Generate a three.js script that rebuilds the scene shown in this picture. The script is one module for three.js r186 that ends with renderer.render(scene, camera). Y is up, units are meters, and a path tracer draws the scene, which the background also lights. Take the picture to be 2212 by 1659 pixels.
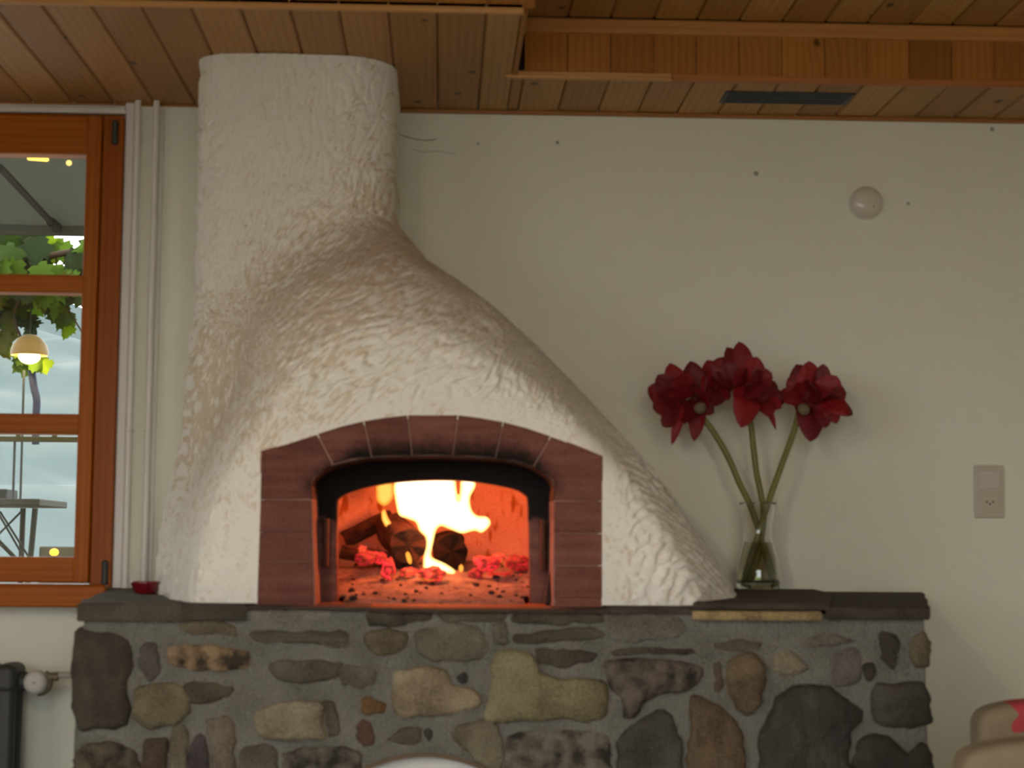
import * as THREE from 'three';
import { mergeGeometries } from 'three/addons/utils/BufferGeometryUtils.js';
import { RoundedBoxGeometry } from 'three/addons/geometries/RoundedBoxGeometry.js';
import { ImprovedNoise } from 'three/addons/math/ImprovedNoise.js';

// ------------------------------------------------------------------ camera, sky, exposure
const W = 2212, H = 1659, F = 3700;                      // photograph frame and focal length in its pixels
const DW = 4.43, EYE = 1.2;                              // lens to oven wall, lens height
const scene = new THREE.Scene();
const camera = new THREE.PerspectiveCamera(2 * Math.atan(H / 2 / F) * 180 / Math.PI, W / H, 0.05, 4000);
const ROLL = 0.0075, PITCH = Math.atan(343.7 / F), YAW = Math.atan(-153.4 * Math.cos(PITCH) / F);
camera.rotation.order = 'YXZ';
camera.rotation.set(PITCH, YAW, ROLL);
camera.position.set(0, EYE, DW);
camera.focus = 1000; camera.userData.fStop = 9.5;        // the photograph is a little out of focus
camera.updateMatrixWorld(true);
scene.add(camera);

const SKY = 5.0;                                         // overcast sky brightness
scene.background = skyTexture();
scene.environmentIntensity = 1; scene.backgroundIntensity = 1;

const renderer = new THREE.WebGLRenderer({ antialias: true });
renderer.toneMapping = THREE.LinearToneMapping;
renderer.toneMappingExposure = 1.24;
renderer.shadowMap.enabled = true;

const LAMP = 2.0, FIRE = 0.5;                           // unseen fill lamp and fire strength (candela)

// ------------------------------------------------------------------ small helpers
const noise3 = new ImprovedNoise();
const N = (x, y, z = 0) => noise3.noise(x, y, z);
const fbm = (x, y, z = 0, o = 4) => { let s = 0, a = 0.5; for (let i = 0; i < o; i++) { s += a * N(x, y, z); x *= 2.03; y *= 2.03; z = z * 2.03 + 7.1; a *= 0.5; } return s; };
const rng = (s) => () => { s |= 0; s = s + 0x6D2B79F5 | 0; let t = Math.imul(s ^ s >>> 15, 1 | s); t = t + Math.imul(t ^ t >>> 7, 61 | t) ^ t; return ((t ^ t >>> 14) >>> 0) / 4294967296; };
const clamp = (x, a = 0, b = 1) => Math.min(b, Math.max(a, x));
const lerp = (a, b, t) => a + (b - a) * t;
const sstep = (a, b, x) => { const t = clamp((x - a) / (b - a)); return t * t * (3 - 2 * t); };
const interp = (tab, x) => { if (x <= tab[0][0]) return tab[0][1]; for (let i = 1; i < tab.length; i++) if (x <= tab[i][0]) { const t = (x - tab[i - 1][0]) / (tab[i][0] - tab[i - 1][0]); return lerp(tab[i - 1][1], tab[i][1], t); } return tab[tab.length - 1][1]; };
const V = (x, y, z) => new THREE.Vector3(x, y, z);
const toLin = (c) => c <= 0.04045 ? c / 12.92 : ((c + 0.055) / 1.055) ** 2.4;
const toS = (c) => c <= 0.0031308 ? c * 12.92 : 1.055 * Math.max(c, 0) ** (1 / 2.4) - 0.055;
// measured on the photograph: its pixel seen on the plane z = const, or on the level y = const
function P(px, py, z) {
  const d = V((px - W / 2) / F, (H / 2 - py) / F, -1).applyQuaternion(camera.quaternion);
  return camera.position.clone().addScaledVector(d, (z - DW) / d.z);
}
function PY(px, py, y) {
  const d = V((px - W / 2) / F, (H / 2 - py) / F, -1).applyQuaternion(camera.quaternion);
  return camera.position.clone().addScaledVector(d, (y - EYE) / d.y);
}
const used = {}, counts = new WeakMap();
const numbered = (n) => { const k = used[n] = (used[n] ?? -1) + 1; return k ? n + '_' + String(k).padStart(3, '0') : n; };
function thing(name, label, category, pos = [0, 0, 0], group) {
  const o = new THREE.Group(); o.name = numbered(name); o.position.set(...pos); o.userData = { label, category };
  if (group) o.userData.group = group;
  scene.add(o); return o;
}
function part(parent, name, geo, mat, label) {
  const m = new THREE.Mesh(geo, mat); m.castShadow = m.receiveShadow = true;
  if (!counts.has(parent)) counts.set(parent, {});
  const c = counts.get(parent), k = c[name] = (c[name] ?? -1) + 1;
  m.name = k ? name + '_' + String(k).padStart(3, '0') : name;
  if (label) m.userData.label = label;
  parent.add(m); return m;
}
function solo(name, label, category, geo, mat, pos = [0, 0, 0], group) {
  const m = new THREE.Mesh(geo, mat); m.castShadow = m.receiveShadow = true; m.name = numbered(name); m.position.set(...pos);
  m.userData = { label, category }; if (group) m.userData.group = group;
  scene.add(m); return m;
}
function structure(name, geo, mat) {
  const m = geo ? new THREE.Mesh(geo, mat) : new THREE.Group(); m.castShadow = m.receiveShadow = true; m.name = name; m.userData = { kind: 'structure' };
  scene.add(m); return m;
}
const at = (g, x, y, z) => g.translate(x, y, z);
const box = (x0, x1, y0, y1, z0, z1) => new THREE.BoxGeometry(x1 - x0, y1 - y0, z1 - z0).translate((x0 + x1) / 2, (y0 + y1) / 2, (z0 + z1) / 2);
const rbox = (x0, x1, y0, y1, z0, z1, r = 0.004, s = 2) => new RoundedBoxGeometry(x1 - x0, y1 - y0, z1 - z0, s, Math.min(r, (x1 - x0) / 2.01, (y1 - y0) / 2.01, (z1 - z0) / 2.01)).translate((x0 + x1) / 2, (y0 + y1) / 2, (z0 + z1) / 2);
function metreUV(g, rx = 0, along = null) {              // box-projected texture coordinates in metres; along = axis of the grain
  if (g.index) g = g.toNonIndexed();
  g.computeVertexNormals();
  const p = g.attributes.position, n = g.attributes.normal, uv = new Float32Array(p.count * 2);
  for (let i = 0; i < p.count; i++) {
    const a = [Math.abs(n.getX(i)), Math.abs(n.getY(i)), Math.abs(n.getZ(i))], k = a.indexOf(Math.max(...a));
    const q = [p.getX(i), p.getY(i), p.getZ(i)], rest = [0, 1, 2].filter((j) => j !== k);
    let [u, v] = [q[rest[0]], q[rest[1]]];
    if (along !== null && rest[0] === along) [u, v] = [v, u];
    uv[2 * i] = u + rx; uv[2 * i + 1] = v + rx * 1.7;
  }
  g.setAttribute('uv', new THREE.BufferAttribute(uv, 2));
  return g;
}
const tube = (pts, r, seg = 40, rad = 10, closed = false) => new THREE.TubeGeometry(new THREE.CatmullRomCurve3(pts, closed), seg, r, rad, closed);
function between(a, b, r, r2 = r, seg = 10) {
  const d = b.clone().sub(a), g = new THREE.CylinderGeometry(r2, r, d.length(), seg);
  g.applyQuaternion(new THREE.Quaternion().setFromUnitVectors(V(0, 1, 0), d.clone().normalize()));
  return g.translate((a.x + b.x) / 2, (a.y + b.y) / 2, (a.z + b.z) / 2);
}
function tex(w, h, f, srgb = true, repeat = null) {      // f(u, v) returns [r, g, b] in linear values or a number
  const d = new Uint8Array(w * h * 4);
  for (let y = 0; y < h; y++) for (let x = 0; x < w; x++) {
    let c = f(x / w, y / h); if (typeof c === 'number') c = [c, c, c];
    for (let k = 0; k < 3; k++) d[(y * w + x) * 4 + k] = Math.round(255 * clamp(srgb ? toS(c[k]) : c[k]));
    d[(y * w + x) * 4 + 3] = 255;
  }
  const t = new THREE.DataTexture(d, w, h, THREE.RGBAFormat);
  t.wrapS = t.wrapT = THREE.RepeatWrapping; t.magFilter = THREE.LinearFilter; t.minFilter = THREE.LinearMipmapLinearFilter; t.generateMipmaps = true;
  if (srgb) t.colorSpace = THREE.SRGBColorSpace;
  if (repeat) t.repeat.set(...repeat);
  t.needsUpdate = true; return t;
}
const tileN = (u, v, fx, fy, seed, o = 3) => {           // noise that tiles over the unit square
  let s = 0, a = 0.5;
  for (let i = 0; i < o; i++) {
    const X = u * fx, Y = v * fy, bx = 1 - u, by = 1 - v;
    const n = (x, y) => N(x + seed * 3.7, y + seed * 1.3, seed + i * 9.2);
    const e = u > 0.85 ? sstep(0.85, 1, u) : 0, g = v > 0.85 ? sstep(0.85, 1, v) : 0, row = (y) => e ? lerp(n(X, y), n(X - fx, y), e) : n(X, y);
    s += a * (g ? lerp(row(Y), row(Y - fy), g) : row(Y));
    fx *= 2; fy *= 2; a *= 0.5;
  }
  return s;
};
function skyTexture() {                                  // even overcast: slightly brighter overhead, soft cloud structure
  const w = 256, h = 128, d = new Float32Array(w * h * 4), nz = new ImprovedNoise();
  for (let y = 0; y < h; y++) for (let x = 0; x < w; x++) {
    const el = ((y + 0.5) / h - 0.5) * Math.PI, az = x / w * 2 * Math.PI;
    const cx = Math.cos(el) * Math.cos(az), cz = Math.cos(el) * Math.sin(az), cy = Math.sin(el);
    const c = nz.noise(cx * 2 + 3, cy * 4, cz * 2) * 0.5 + nz.noise(cx * 5, cy * 9 + 5, cz * 5) * 0.25;
    const b = SKY * (0.92 + 0.16 * Math.max(0, Math.sin(el)) + 0.08 * c);
    d.set([b * 0.96, b * 1.0, b * 1.03, 1], (y * w + x) * 4);
  }
  const t = new THREE.DataTexture(d, w, h, THREE.RGBAFormat, THREE.FloatType);
  t.mapping = THREE.EquirectangularReflectionMapping; t.magFilter = THREE.LinearFilter; t.minFilter = THREE.LinearFilter; t.needsUpdate = true;
  return t;
}
const std = (o) => new THREE.MeshStandardMaterial({ roughness: 0.7, ...o });
const matt = (o) => new THREE.MeshPhysicalMaterial({ roughness: 0.8, specularIntensity: 0.3, ...o });
const rgb = (r, g, b) => new THREE.Color().setRGB(r, g, b);

// ------------------------------------------------------------------ shared materials
function woodTex(base, dark, seed, knots) {              // 0.5 m across the grain by 2 m along it
  const r = rng(seed), K = []; for (let i = 0; i < knots; i++) K.push([r(), r(), 0.012 + 0.02 * r()]);
  return tex(384, 768, (u, v) => {
    let warp = 0, k = 0;
    for (const [kx, ky, s] of K) {
      let dx = Math.abs(u - kx), dy = Math.abs(v - ky); dx = Math.min(dx, 1 - dx); dy = Math.min(dy, 1 - dy);
      const d = Math.hypot(dx, dy * 4 * 0.7) / s; warp += Math.exp(-d * d * 0.12) * 0.035; k = Math.max(k, 1 - sstep(0.55, 1.1, d + 0.3 * N(u * 90, v * 90, seed)));
    }
    const g = Math.sin((u + warp + 0.02 * tileN(u, v, 3, 3, seed)) * 2 * Math.PI * 26 + 2 * tileN(u, v, 6, 2, seed + 5)) * 0.5 + 0.5;
    const fine = tileN(u, v, 110, 5, seed + 2, 2), tone = tileN(u, v, 4, 1.5, seed + 11, 2);
    const t = clamp(0.15 + 0.38 * g * g + 0.5 * fine + 0.5 * tone), q = clamp(k);
    return [0, 1, 2].map((i) => lerp(lerp(base[i], dark[i], t), dark[i] * 0.18, q * 0.85));
  }, true, [2, 0.5]);
}
const pineT = [woodTex([0.50, 0.265, 0.078], [0.33, 0.155, 0.042], 3, 5), woodTex([0.45, 0.225, 0.06], [0.30, 0.135, 0.036], 17, 7)];
const pineBump = tex(256, 256, (u, v) => 0.5 + 0.8 * tileN(u, v, 60, 4, 4, 2), false, [4, 1]);
const pineM = [];
for (let i = 0; i < 6; i++) { const k = [1, 0.94, 1.04, 0.9, 0.97, 1.02][i]; pineM.push(std({ map: pineT[i % 2], color: rgb(k, k * [1, 0.98, 1, 0.96, 0.94, 1.02][i], k), roughness: 0.55, bumpMap: pineBump, bumpScale: 0.0006 })); }
const knotT = woodTex([0.66, 0.27, 0.065], [0.45, 0.155, 0.035], 41, 12);
const knotM = [1, 0.85, 0.7, 1.06, 0.93].map((k) => matt({ map: knotT, color: rgb(k * 0.68, k * 0.68, k * 0.6), roughness: 0.5 }));
const trimM = std({ map: pineT[0], color: rgb(1.25, 1.2, 1.25), roughness: 0.45 });
const trimDarkM = std({ map: pineT[1], color: rgb(0.9, 0.75, 0.6), roughness: 0.5 });
const orangeM = matt({ map: woodTex([0.42, 0.115, 0.009], [0.26, 0.06, 0.004], 23, 2), roughness: 0.42 });
const orangeDarkM = matt({ map: orangeM.map, color: rgb(0.78, 0.72, 0.65), roughness: 0.35 });
const wallBump = tex(512, 512, (u, v) => 0.5 + 0.35 * tileN(u, v, 10, 10, 1, 4) + 0.3 * tileN(u, v, 60, 60, 8, 2), false, [0.8, 0.8]);
const wallMap = tex(512, 512, (u, v) => { const t = 0.03 * tileN(u, v, 5, 5, 2, 4) + 0.02 * tileN(u, v, 50, 50, 3, 2); return [0.81 + t, 0.815 + t, 0.69 + t]; }, true, [0.4, 0.4]);
const wallM = std({ map: wallMap, roughness: 0.92, bumpMap: wallBump, bumpScale: 0.0022 });
const whiteM = std({ color: rgb(0.72, 0.70, 0.65), roughness: 0.5 });
const nicheM = std({ color: rgb(0.60, 0.60, 0.57), roughness: 0.8, bumpMap: wallBump, bumpScale: 0.003 });
const ironM = std({ color: rgb(0.05, 0.052, 0.048), roughness: 0.55, metalness: 0.2 });
const blackM = std({ color: rgb(0.015, 0.014, 0.013), roughness: 0.8 });
const steelM = std({ color: rgb(0.5, 0.5, 0.5), roughness: 0.35, metalness: 1 });

const groutT = tex(512, 512, (u, v) => { const t = 0.08 * tileN(u, v, 5, 5, 9, 4) + 0.07 * tileN(u, v, 70, 70, 10, 2); return [0.135 + t * 0.8, 0.130 + t * 0.8, 0.112 + t * 0.75]; }, true, [2.2, 2.2]);

// ------------------------------------------------------------------ room shell
const XL = -2.5, XR = 3.4, ZR = 6.3;
const CEIL = P(1500, 247, 0).y, CEIL2 = CEIL + 0.145;     // soffit by the wall, and the higher ceiling before it
const STEP_X = P(1117, 90, 0.6).x, STEP_ZR = 0.33, STEP_ZL = 0.83;
const SHELF = P(950, 1312, 1.1).y;                        // top of the stone base
// window opening in the oven wall
const wnd = { r: P(255, 770, 0).x, l: -2.15, t: P(130, 246, 0).y, b: P(130, 1296, 0).y };
{
  const s = new THREE.Shape([[XL - 0.25, -0.2], [XR + 0.25, -0.2], [XR + 0.25, CEIL2 + 0.3], [XL - 0.25, CEIL2 + 0.3]].map((p) => new THREE.Vector2(...p)));
  s.holes.push(new THREE.Path([[wnd.l, wnd.b], [wnd.l, wnd.t], [wnd.r, wnd.t], [wnd.r, wnd.b]].map((p) => new THREE.Vector2(...p))));
  const wb = structure('wall_back', metreUV(new THREE.ExtrudeGeometry(s, { depth: 0.3, bevelEnabled: false }).translate(0, 0, -0.3)), wallM);
  // hairline cracks in the plaster right of the chimney, and a few old plugged nail holes
  const crackM = std({ color: rgb(0.35, 0.34, 0.30), roughness: 0.95 });
  for (const line of [[[862, 291], [880, 296], [905, 302], [930, 303], [942, 301]], [[890, 322], [915, 328], [945, 327], [985, 333]]])
    part(wb, 'hairline_crack', tube(line.map(([x, y]) => P(x, y, 0.0002)), line[0][1] === 291 ? 0.0016 : 0.0007, 24, 5), crackM);
  const lw = new THREE.Shape([[0, -0.2], [ZR, -0.2], [ZR, CEIL2 + 0.3], [0, CEIL2 + 0.3]].map((p) => new THREE.Vector2(...p)));
  lw.holes.push(new THREE.Path([[3.0, 1.0], [3.0, 2.3], [5.6, 2.3], [5.6, 1.0]].map((p) => new THREE.Vector2(...p))));
  structure('wall_left', metreUV(new THREE.ExtrudeGeometry(lw, { depth: 0.25, bevelEnabled: false }).rotateY(-Math.PI / 2).translate(XL, 0, 0)), wallM);
  const w5 = structure('window_4', null);
  part(w5, 'window_frame', metreUV(mergeGeometries([box(XL - 0.14, XL - 0.07, 1.0, 1.06, 3.0, 5.6), box(XL - 0.14, XL - 0.07, 2.24, 2.3, 3.0, 5.6), ...[3.0, 4.27, 5.54].map((z) => box(XL - 0.14, XL - 0.07, 1.06, 2.24, z, z + 0.06))]), 0, 1), orangeM);
  part(w5, 'pane', box(XL - 0.11, XL - 0.106, 1.03, 2.27, 3.03, 5.57), new THREE.MeshPhysicalMaterial({ color: 0xffffff, transmission: 1, thickness: 0, roughness: 0, ior: 1.5 }));
  structure('wall_right', metreUV(box(XR, XR + 0.25, -0.2, CEIL2 + 0.3, 0, ZR)), wallM);
  // wall behind the camera: unseen windows, sized and placed for daylight indoors
  const r = new THREE.Shape([[XL - 0.25, -0.2], [XR + 0.25, -0.2], [XR + 0.25, CEIL2 + 0.3], [XL - 0.25, CEIL2 + 0.3]].map((p) => new THREE.Vector2(...p)));
  const open = [[-1.9, -0.9], [-0.8, 1.15]];
  for (const [a, b] of open) r.holes.push(new THREE.Path([[a, 0.5], [a, 2.4], [b, 2.4], [b, 0.5]].map((p) => new THREE.Vector2(...p))));
  structure('wall_front', metreUV(new THREE.ExtrudeGeometry(r, { depth: 0.25, bevelEnabled: false }).translate(0, 0, ZR)), wallM);
  open.forEach(([a, b], i) => {
    const w = structure('window_' + (i + 2), null), z = ZR + 0.06, f = 0.06;
    part(w, 'window_frame', metreUV(mergeGeometries([box(a, b, 0.5, 0.5 + f, z, z + 0.07), box(a, b, 2.4 - f, 2.4, z, z + 0.07), box(a, a + f, 0.5, 2.4, z, z + 0.07), box(b - f, b, 0.5, 2.4, z, z + 0.07), box((a + b) / 2 - 0.03, (a + b) / 2 + 0.03, 0.5, 2.4, z, z + 0.07)].map((g) => g.index ? g.toNonIndexed() : g)), 0, 1), orangeM);
    part(w, 'pane', box(a, b, 0.5, 2.4, z + 0.03, z + 0.034), new THREE.MeshPhysicalMaterial({ color: 0xffffff, transmission: 1, thickness: 0, roughness: 0, ior: 1.5 }));
  });
  structure('floor', metreUV(box(XL, XR, -0.2, 0, 0, ZR), 0, 2), std({ map: groutT, color: rgb(2.3, 2.3, 2.4), roughness: 0.5 }));
}
// boarded ceiling: every board is a piece of its own, with chamfered edges and open joints
{
  const r = rng(5), c = structure('ceiling', metreUV(mergeGeometries([box(XL, XR, CEIL2 + 0.03, CEIL2 + 0.25, 0, ZR), box(XL, STEP_X - 0.01, CEIL + 0.022, CEIL2 + 0.03, 0, STEP_ZL - 0.03), box(STEP_X - 0.01, XR, CEIL + 0.022, CEIL2 + 0.03, 0, STEP_ZR - 0.03)].map((g) => g.index ? g.toNonIndexed() : g))), std({ color: rgb(0.05, 0.025, 0.01) }));
  const profile = (w, t, ch) => new THREE.Shape([[-w / 2, t], [w / 2, t], [w / 2, ch], [w / 2 - ch, 0], [-w / 2 + ch, 0], [-w / 2, ch]].map((p) => new THREE.Vector2(...p)));
  const BW = 0.1055, x0 = P(945, 60, 0.7).x;
  const mat = () => pineM[Math.floor(r() * pineM.length)];
  const board = (x, y, za, zb, w = BW) => { const g = new THREE.ExtrudeGeometry(profile(w - 0.002, 0.018, 0.004), { depth: zb - za, bevelEnabled: false }); g.translate(x, y + (r() - 0.5) * 0.0016, za); part(c, 'board', metreUV(g, r() * 3, 2), mat()); };
  for (let i = -30; i < 34; i++) {
    const a = x0 + i * BW, x = a + BW / 2;
    if (x < XL + 0.03 || x > XR - 0.03) continue;
    if (a < STEP_X - 0.01) { const wd = Math.min(BW, STEP_X - a); board(a + wd / 2, CEIL, 0.001, STEP_ZL - 0.002, wd); }
    else board(x, CEIL, 0.001, STEP_ZR - 0.002);
    if (x < STEP_X) board(x, CEIL2, STEP_ZL + 0.03, ZR - 0.001); else board(x, CEIL2, STEP_ZR + 0.03, ZR - 0.001);
    // upright boards that face each step
    const f = (zf) => new THREE.ExtrudeGeometry(profile(BW - 0.002, 0.016, 0.003), { depth: 0.13, bevelEnabled: false }).rotateX(Math.PI / 2).translate(x, CEIL + 0.14, zf);
    part(c, 'step_board', metreUV(f(x < STEP_X ? STEP_ZL : STEP_ZR), r() * 5, 1), knotM[Math.floor(r() * knotM.length)]);
  }
  { const n = Math.ceil((STEP_X - x0) / BW), wd = x0 + n * BW - STEP_X; if (wd > 0.004) board(STEP_X + wd / 2, CEIL, 0.001, STEP_ZR - 0.002, wd); }
  // side of the step, seen only from further right
  part(c, 'step_side', metreUV(box(STEP_X, STEP_X + 0.012, CEIL, CEIL2, STEP_ZR, STEP_ZL), 0, 2), knotM[1]);
  // trim strips
  const trim = (n, g, m) => { const t = structure('trim_' + n, metreUV(g, n * 0.37, 0), m); return t; };
  const zl = STEP_ZL + 0.012, zr = STEP_ZR + 0.012;
  trim(1, rbox(XL, STEP_X + 0.004, CEIL - 0.002, P(600, -3, zl).y, STEP_ZL, zl + 0.004, 0.003), trimM);
  trim(2, rbox(STEP_X + 0.002, XR, P(1500, 78, zr).y, P(1500, 46, zr).y, STEP_ZR, zr + 0.012, 0.004), std({ map: pineT[0], color: rgb(1.15, 0.95, 0.8), roughness: 0.5 }));
  trim(3, rbox(P(1092, 165, zr).x, P(1450, 165, zr).x, P(1270, 172, zr).y, P(1270, 157, zr).y, STEP_ZR, zr + 0.010, 0.003), trimM);
  trim(4, rbox(P(1451, 165, zr).x, XR, P(1800, 181, zr).y, P(1800, 165, zr).y, STEP_ZR - 0.002, zr + 0.002, 0.003), std({ map: knotT, color: rgb(0.7, 0.6, 0.55), roughness: 0.5 }));
  trim(5, rbox(P(862, 243, 0).x, XR, CEIL - 0.011, CEIL, 0.001, 0.012, 0.003), trimDarkM);
  trim(6, rbox(XL, P(430, 222, 0).x, CEIL - 0.006, CEIL, 0.001, 0.008, 0.003), trimDarkM);
  // dark slot in the soffit
  const a = PY(1562, 208, CEIL - 0.002), b = PY(1843, 208, CEIL - 0.002), z0 = PY(1700, 222, CEIL).z, z1 = PY(1700, 198, CEIL).z;
  const v = thing('ceiling_vent', 'long dark slotted vent set in the wooden soffit on the right', 'vent', [(a.x + b.x) / 2, CEIL, (z0 + z1) / 2]);
  const w = (b.x - a.x) / 2, dz = (z1 - z0) / 2;
  part(v, 'frame', mergeGeometries([rbox(-w, w, -0.004, 0.001, -dz, -dz + 0.008, 0.002), rbox(-w, w, -0.004, 0.001, dz - 0.008, dz, 0.002), rbox(-w, -w + 0.012, -0.004, 0.001, -dz, dz, 0.002), rbox(w - 0.012, w, -0.004, 0.001, -dz, dz, 0.002)]), std({ color: rgb(0.035, 0.045, 0.06), roughness: 0.5 }));
  part(v, 'backing', box(-w, w, -0.0012, -0.0004, -dz, dz), std({ color: rgb(0.02, 0.028, 0.04), roughness: 0.6 }));
  for (let i = 1; i < 4; i++) part(v, 'slat', rbox(-w + 0.01, w - 0.01, -0.003, -0.001, -dz + i * dz / 2 - 0.004, -dz + i * dz / 2 + 0.004, 0.001), std({ color: rgb(0.03, 0.04, 0.055), roughness: 0.5 }));
}

// ------------------------------------------------------------------ window in the oven wall
{
  const w = structure('window_1', null), zf = 0.03, zc = 0.045;      // outer frame and casement stand a little proud
  const L = wnd.l, R0 = wnd.r, oi = P(207, 770, zf).x, ci = P(172, 770, zc).x;
  const top = P(130, 246, zf).y, sill = P(130, 1262, zf).y, gT = P(90, 331, zc).y, gB = P(90, 1203, zc).y;
  part(w, 'outer_frame', metreUV(mergeGeometries([rbox(oi, R0 + 0.004, sill - 0.06, top, -0.06, zf, 0.004), rbox(L - 0.004, L + 0.07, sill - 0.06, top, -0.06, zf, 0.004), rbox(L, R0, top - 0.03, top + 0.001, -0.06, zf - 0.001, 0.004)].map((g) => g.index ? g.toNonIndexed() : g)), 0.2, 1), orangeDarkM);
  part(w, 'window_sill', metreUV(rbox(XL + 0.01, P(228, 1290, 0.1).x, P(130, 1312, 0.11).y, sill, -0.06, 0.11, 0.006), 0.4, 0), orangeM);
  const mid = (L + oi) / 2;
  for (const [a, b, k] of [[L + 0.07, mid, 0], [mid, oi, 1]]) {
    const st = oi - ci, ss = part(w, 'casement', metreUV(mergeGeometries([rbox(a, a + st, sill + 0.004, top - 0.004, -0.02, zc, 0.005), rbox(b - st, b, sill + 0.004, top - 0.004, -0.02, zc, 0.005)].map((g) => g.index ? g.toNonIndexed() : g)), 0.9 + k, 1), orangeM);
    const rails = [[P(90, 592, zc).y, P(90, 631, zc).y], [P(90, 893, zc).y, P(90, 937, zc).y], [top - 0.006, gT], [gB, sill + 0.004]];
    for (const [t, bt] of rails) part(ss, 'rail', metreUV(rbox(a + st - 0.002, b - st + 0.002, bt, t, -0.018, zc - 0.004, 0.005), 1.3 + t, 0), orangeM);
    const ys = [gT, rails[0][0], rails[0][1], rails[1][0], rails[1][1], gB];
    for (let i = 0; i < 3; i++) part(ss, 'pane', box(a + st - 0.006, b - st + 0.006, ys[2 * i + 1] - 0.006, ys[2 * i] + 0.006, 0.008, 0.012), new THREE.MeshPhysicalMaterial({ color: 0xffffff, transmission: 1, thickness: 0, roughness: 0.0, ior: 1.5 }));
  }
  for (const [px, py] of [[248, 286], [226, 1238]]) {      // hinges
    const p = P(px, py, zf + 0.008);
    part(w, 'hinge', mergeGeometries([new THREE.CylinderGeometry(0.008, 0.008, 0.045, 12).translate(p.x, p.y, zf + 0.006), new THREE.SphereGeometry(0.009, 10, 8).translate(p.x, p.y + 0.024, zf + 0.006), new THREE.SphereGeometry(0.009, 10, 8).translate(p.x, p.y - 0.024, zf + 0.006)]), ironM);
  }
  // white casing beside and cable duct above
  const cx = P(262, 600, 0.02).x;
  structure('trim_7', metreUV(mergeGeometries([rbox(R0 + 0.004, cx + 0.022, P(262, 1285, 0).y, P(262, 224, 0).y, 0.001, 0.016, 0.004), rbox(XL, cx, P(130, 244, 0.02).y, P(130, 229, 0.02).y, 0.001, 0.022, 0.006), rbox(XL, cx, P(130, 229, 0.02).y, CEIL - 0.006, 0.001, 0.010, 0.003)].map((g) => g.index ? g.toNonIndexed() : g)), 0, 1), whiteM);
}
// white heating pipes
{
  for (const [xt, xb, r, label] of [[289, 279, 0.0085, 'white painted heating pipe running up the wall right beside the window casing'], [333, 316, 0.0085, 'white painted heating pipe on the wall, the nearer of two to the chimney']]) {
    const a = P(xt, 204, 0.045), b = P(xb, 1286, 0.045);
    a.x = b.x = (P(xt, 204, 0.045).x + P(xb, 1286, 0.045).x) / 2; a.y = CEIL - 0.001;
    const t = thing('heating_pipe', label, 'pipe', [a.x, SHELF, 0.045]);
    part(t, 'pipe', new THREE.CylinderGeometry(r, r, a.y - SHELF - 0.003, 16).translate(0, (a.y - SHELF) / 2 + 0.001, 0), whiteM);
    for (const py of [931, 300]) { const y = P(xb, py, 0.04).y - SHELF; part(t, 'pipe_clip', mergeGeometries([new THREE.TorusGeometry(r + 0.0015, 0.0018, 8, 20).rotateX(Math.PI / 2).translate(0, y, 0), new THREE.CylinderGeometry(0.003, 0.003, 0.036, 8).rotateX(Math.PI / 2).translate(0, y, -0.026)]), whiteM); }
  }
  const k = P(322, 830, 0.02);
  solo('cable_strip', 'narrow white cable strip on the wall between heating pipe and oven', 'cable', rbox(-0.006, 0.006, SHELF, CEIL - 0.012, 0.0005, 0.007, 0.002), whiteM, [k.x + 0.013, 0, 0]);
}

// ------------------------------------------------------------------ stone base of the oven
const ZF = 1.1, stoneBump = tex(512, 512, (u, v) => 0.5 + 0.45 * tileN(u, v, 6, 6, 5, 4) + 0.35 * tileN(u, v, 45, 45, 6, 2), false, [3.5, 3.5]);
const base = thing('stone_oven_base', 'broad rubble stone base with grey mortar joints carrying the white oven', 'oven base', [0, 0, 0]);
const groutM = std({ map: groutT, roughness: 0.95, bumpMap: stoneBump, bumpScale: 0.010 });
const stoneTs = [0, 1, 2, 3].map((s) => tex(384, 384, (u, v) => {
  const m = tileN(u, v, s === 3 ? 9 : 3, s === 1 ? 7 : s === 3 ? 9 : 3, 20 + s, 4), sp = tileN(u, v, 60, s === 1 ? 60 : 60, 30 + s, 2), b = s === 1 ? tileN(u, v, 3, 14, 41, 3) : s === 2 ? tileN(u, v, 12, 4, 44, 3) : 0;
  const t = clamp(0.62 + (s === 3 ? 1.9 : 0.75) * m + 0.42 * sp + 0.45 * b, 0.12, 1);
  return [t, t * (0.97 + 0.12 * m), t * (0.94 + 0.25 * m)];
}, true, [3, 3]));
const stoneMats = new Map();
function stoneMat(c, kind) {                              // c: the stone's look in the photograph, taken out of its light
  const key = c.join() + kind;
  if (!stoneMats.has(key)) { const gr = (c[0] + c[1] + c[2]) / 3, [r, g, b] = c.map((x) => lerp(x, gr, 0.22)).map((x) => 0.74 * clamp(toLin(x * 0.74 / 255) / 0.42 * 1.7, 0, 0.9)); stoneMats.set(key, std({ map: stoneTs[kind], color: rgb(r, g, b), roughness: 0.85, bumpMap: stoneBump, bumpScale: 0.008 })); }
  return stoneMats.get(key);
}
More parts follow.
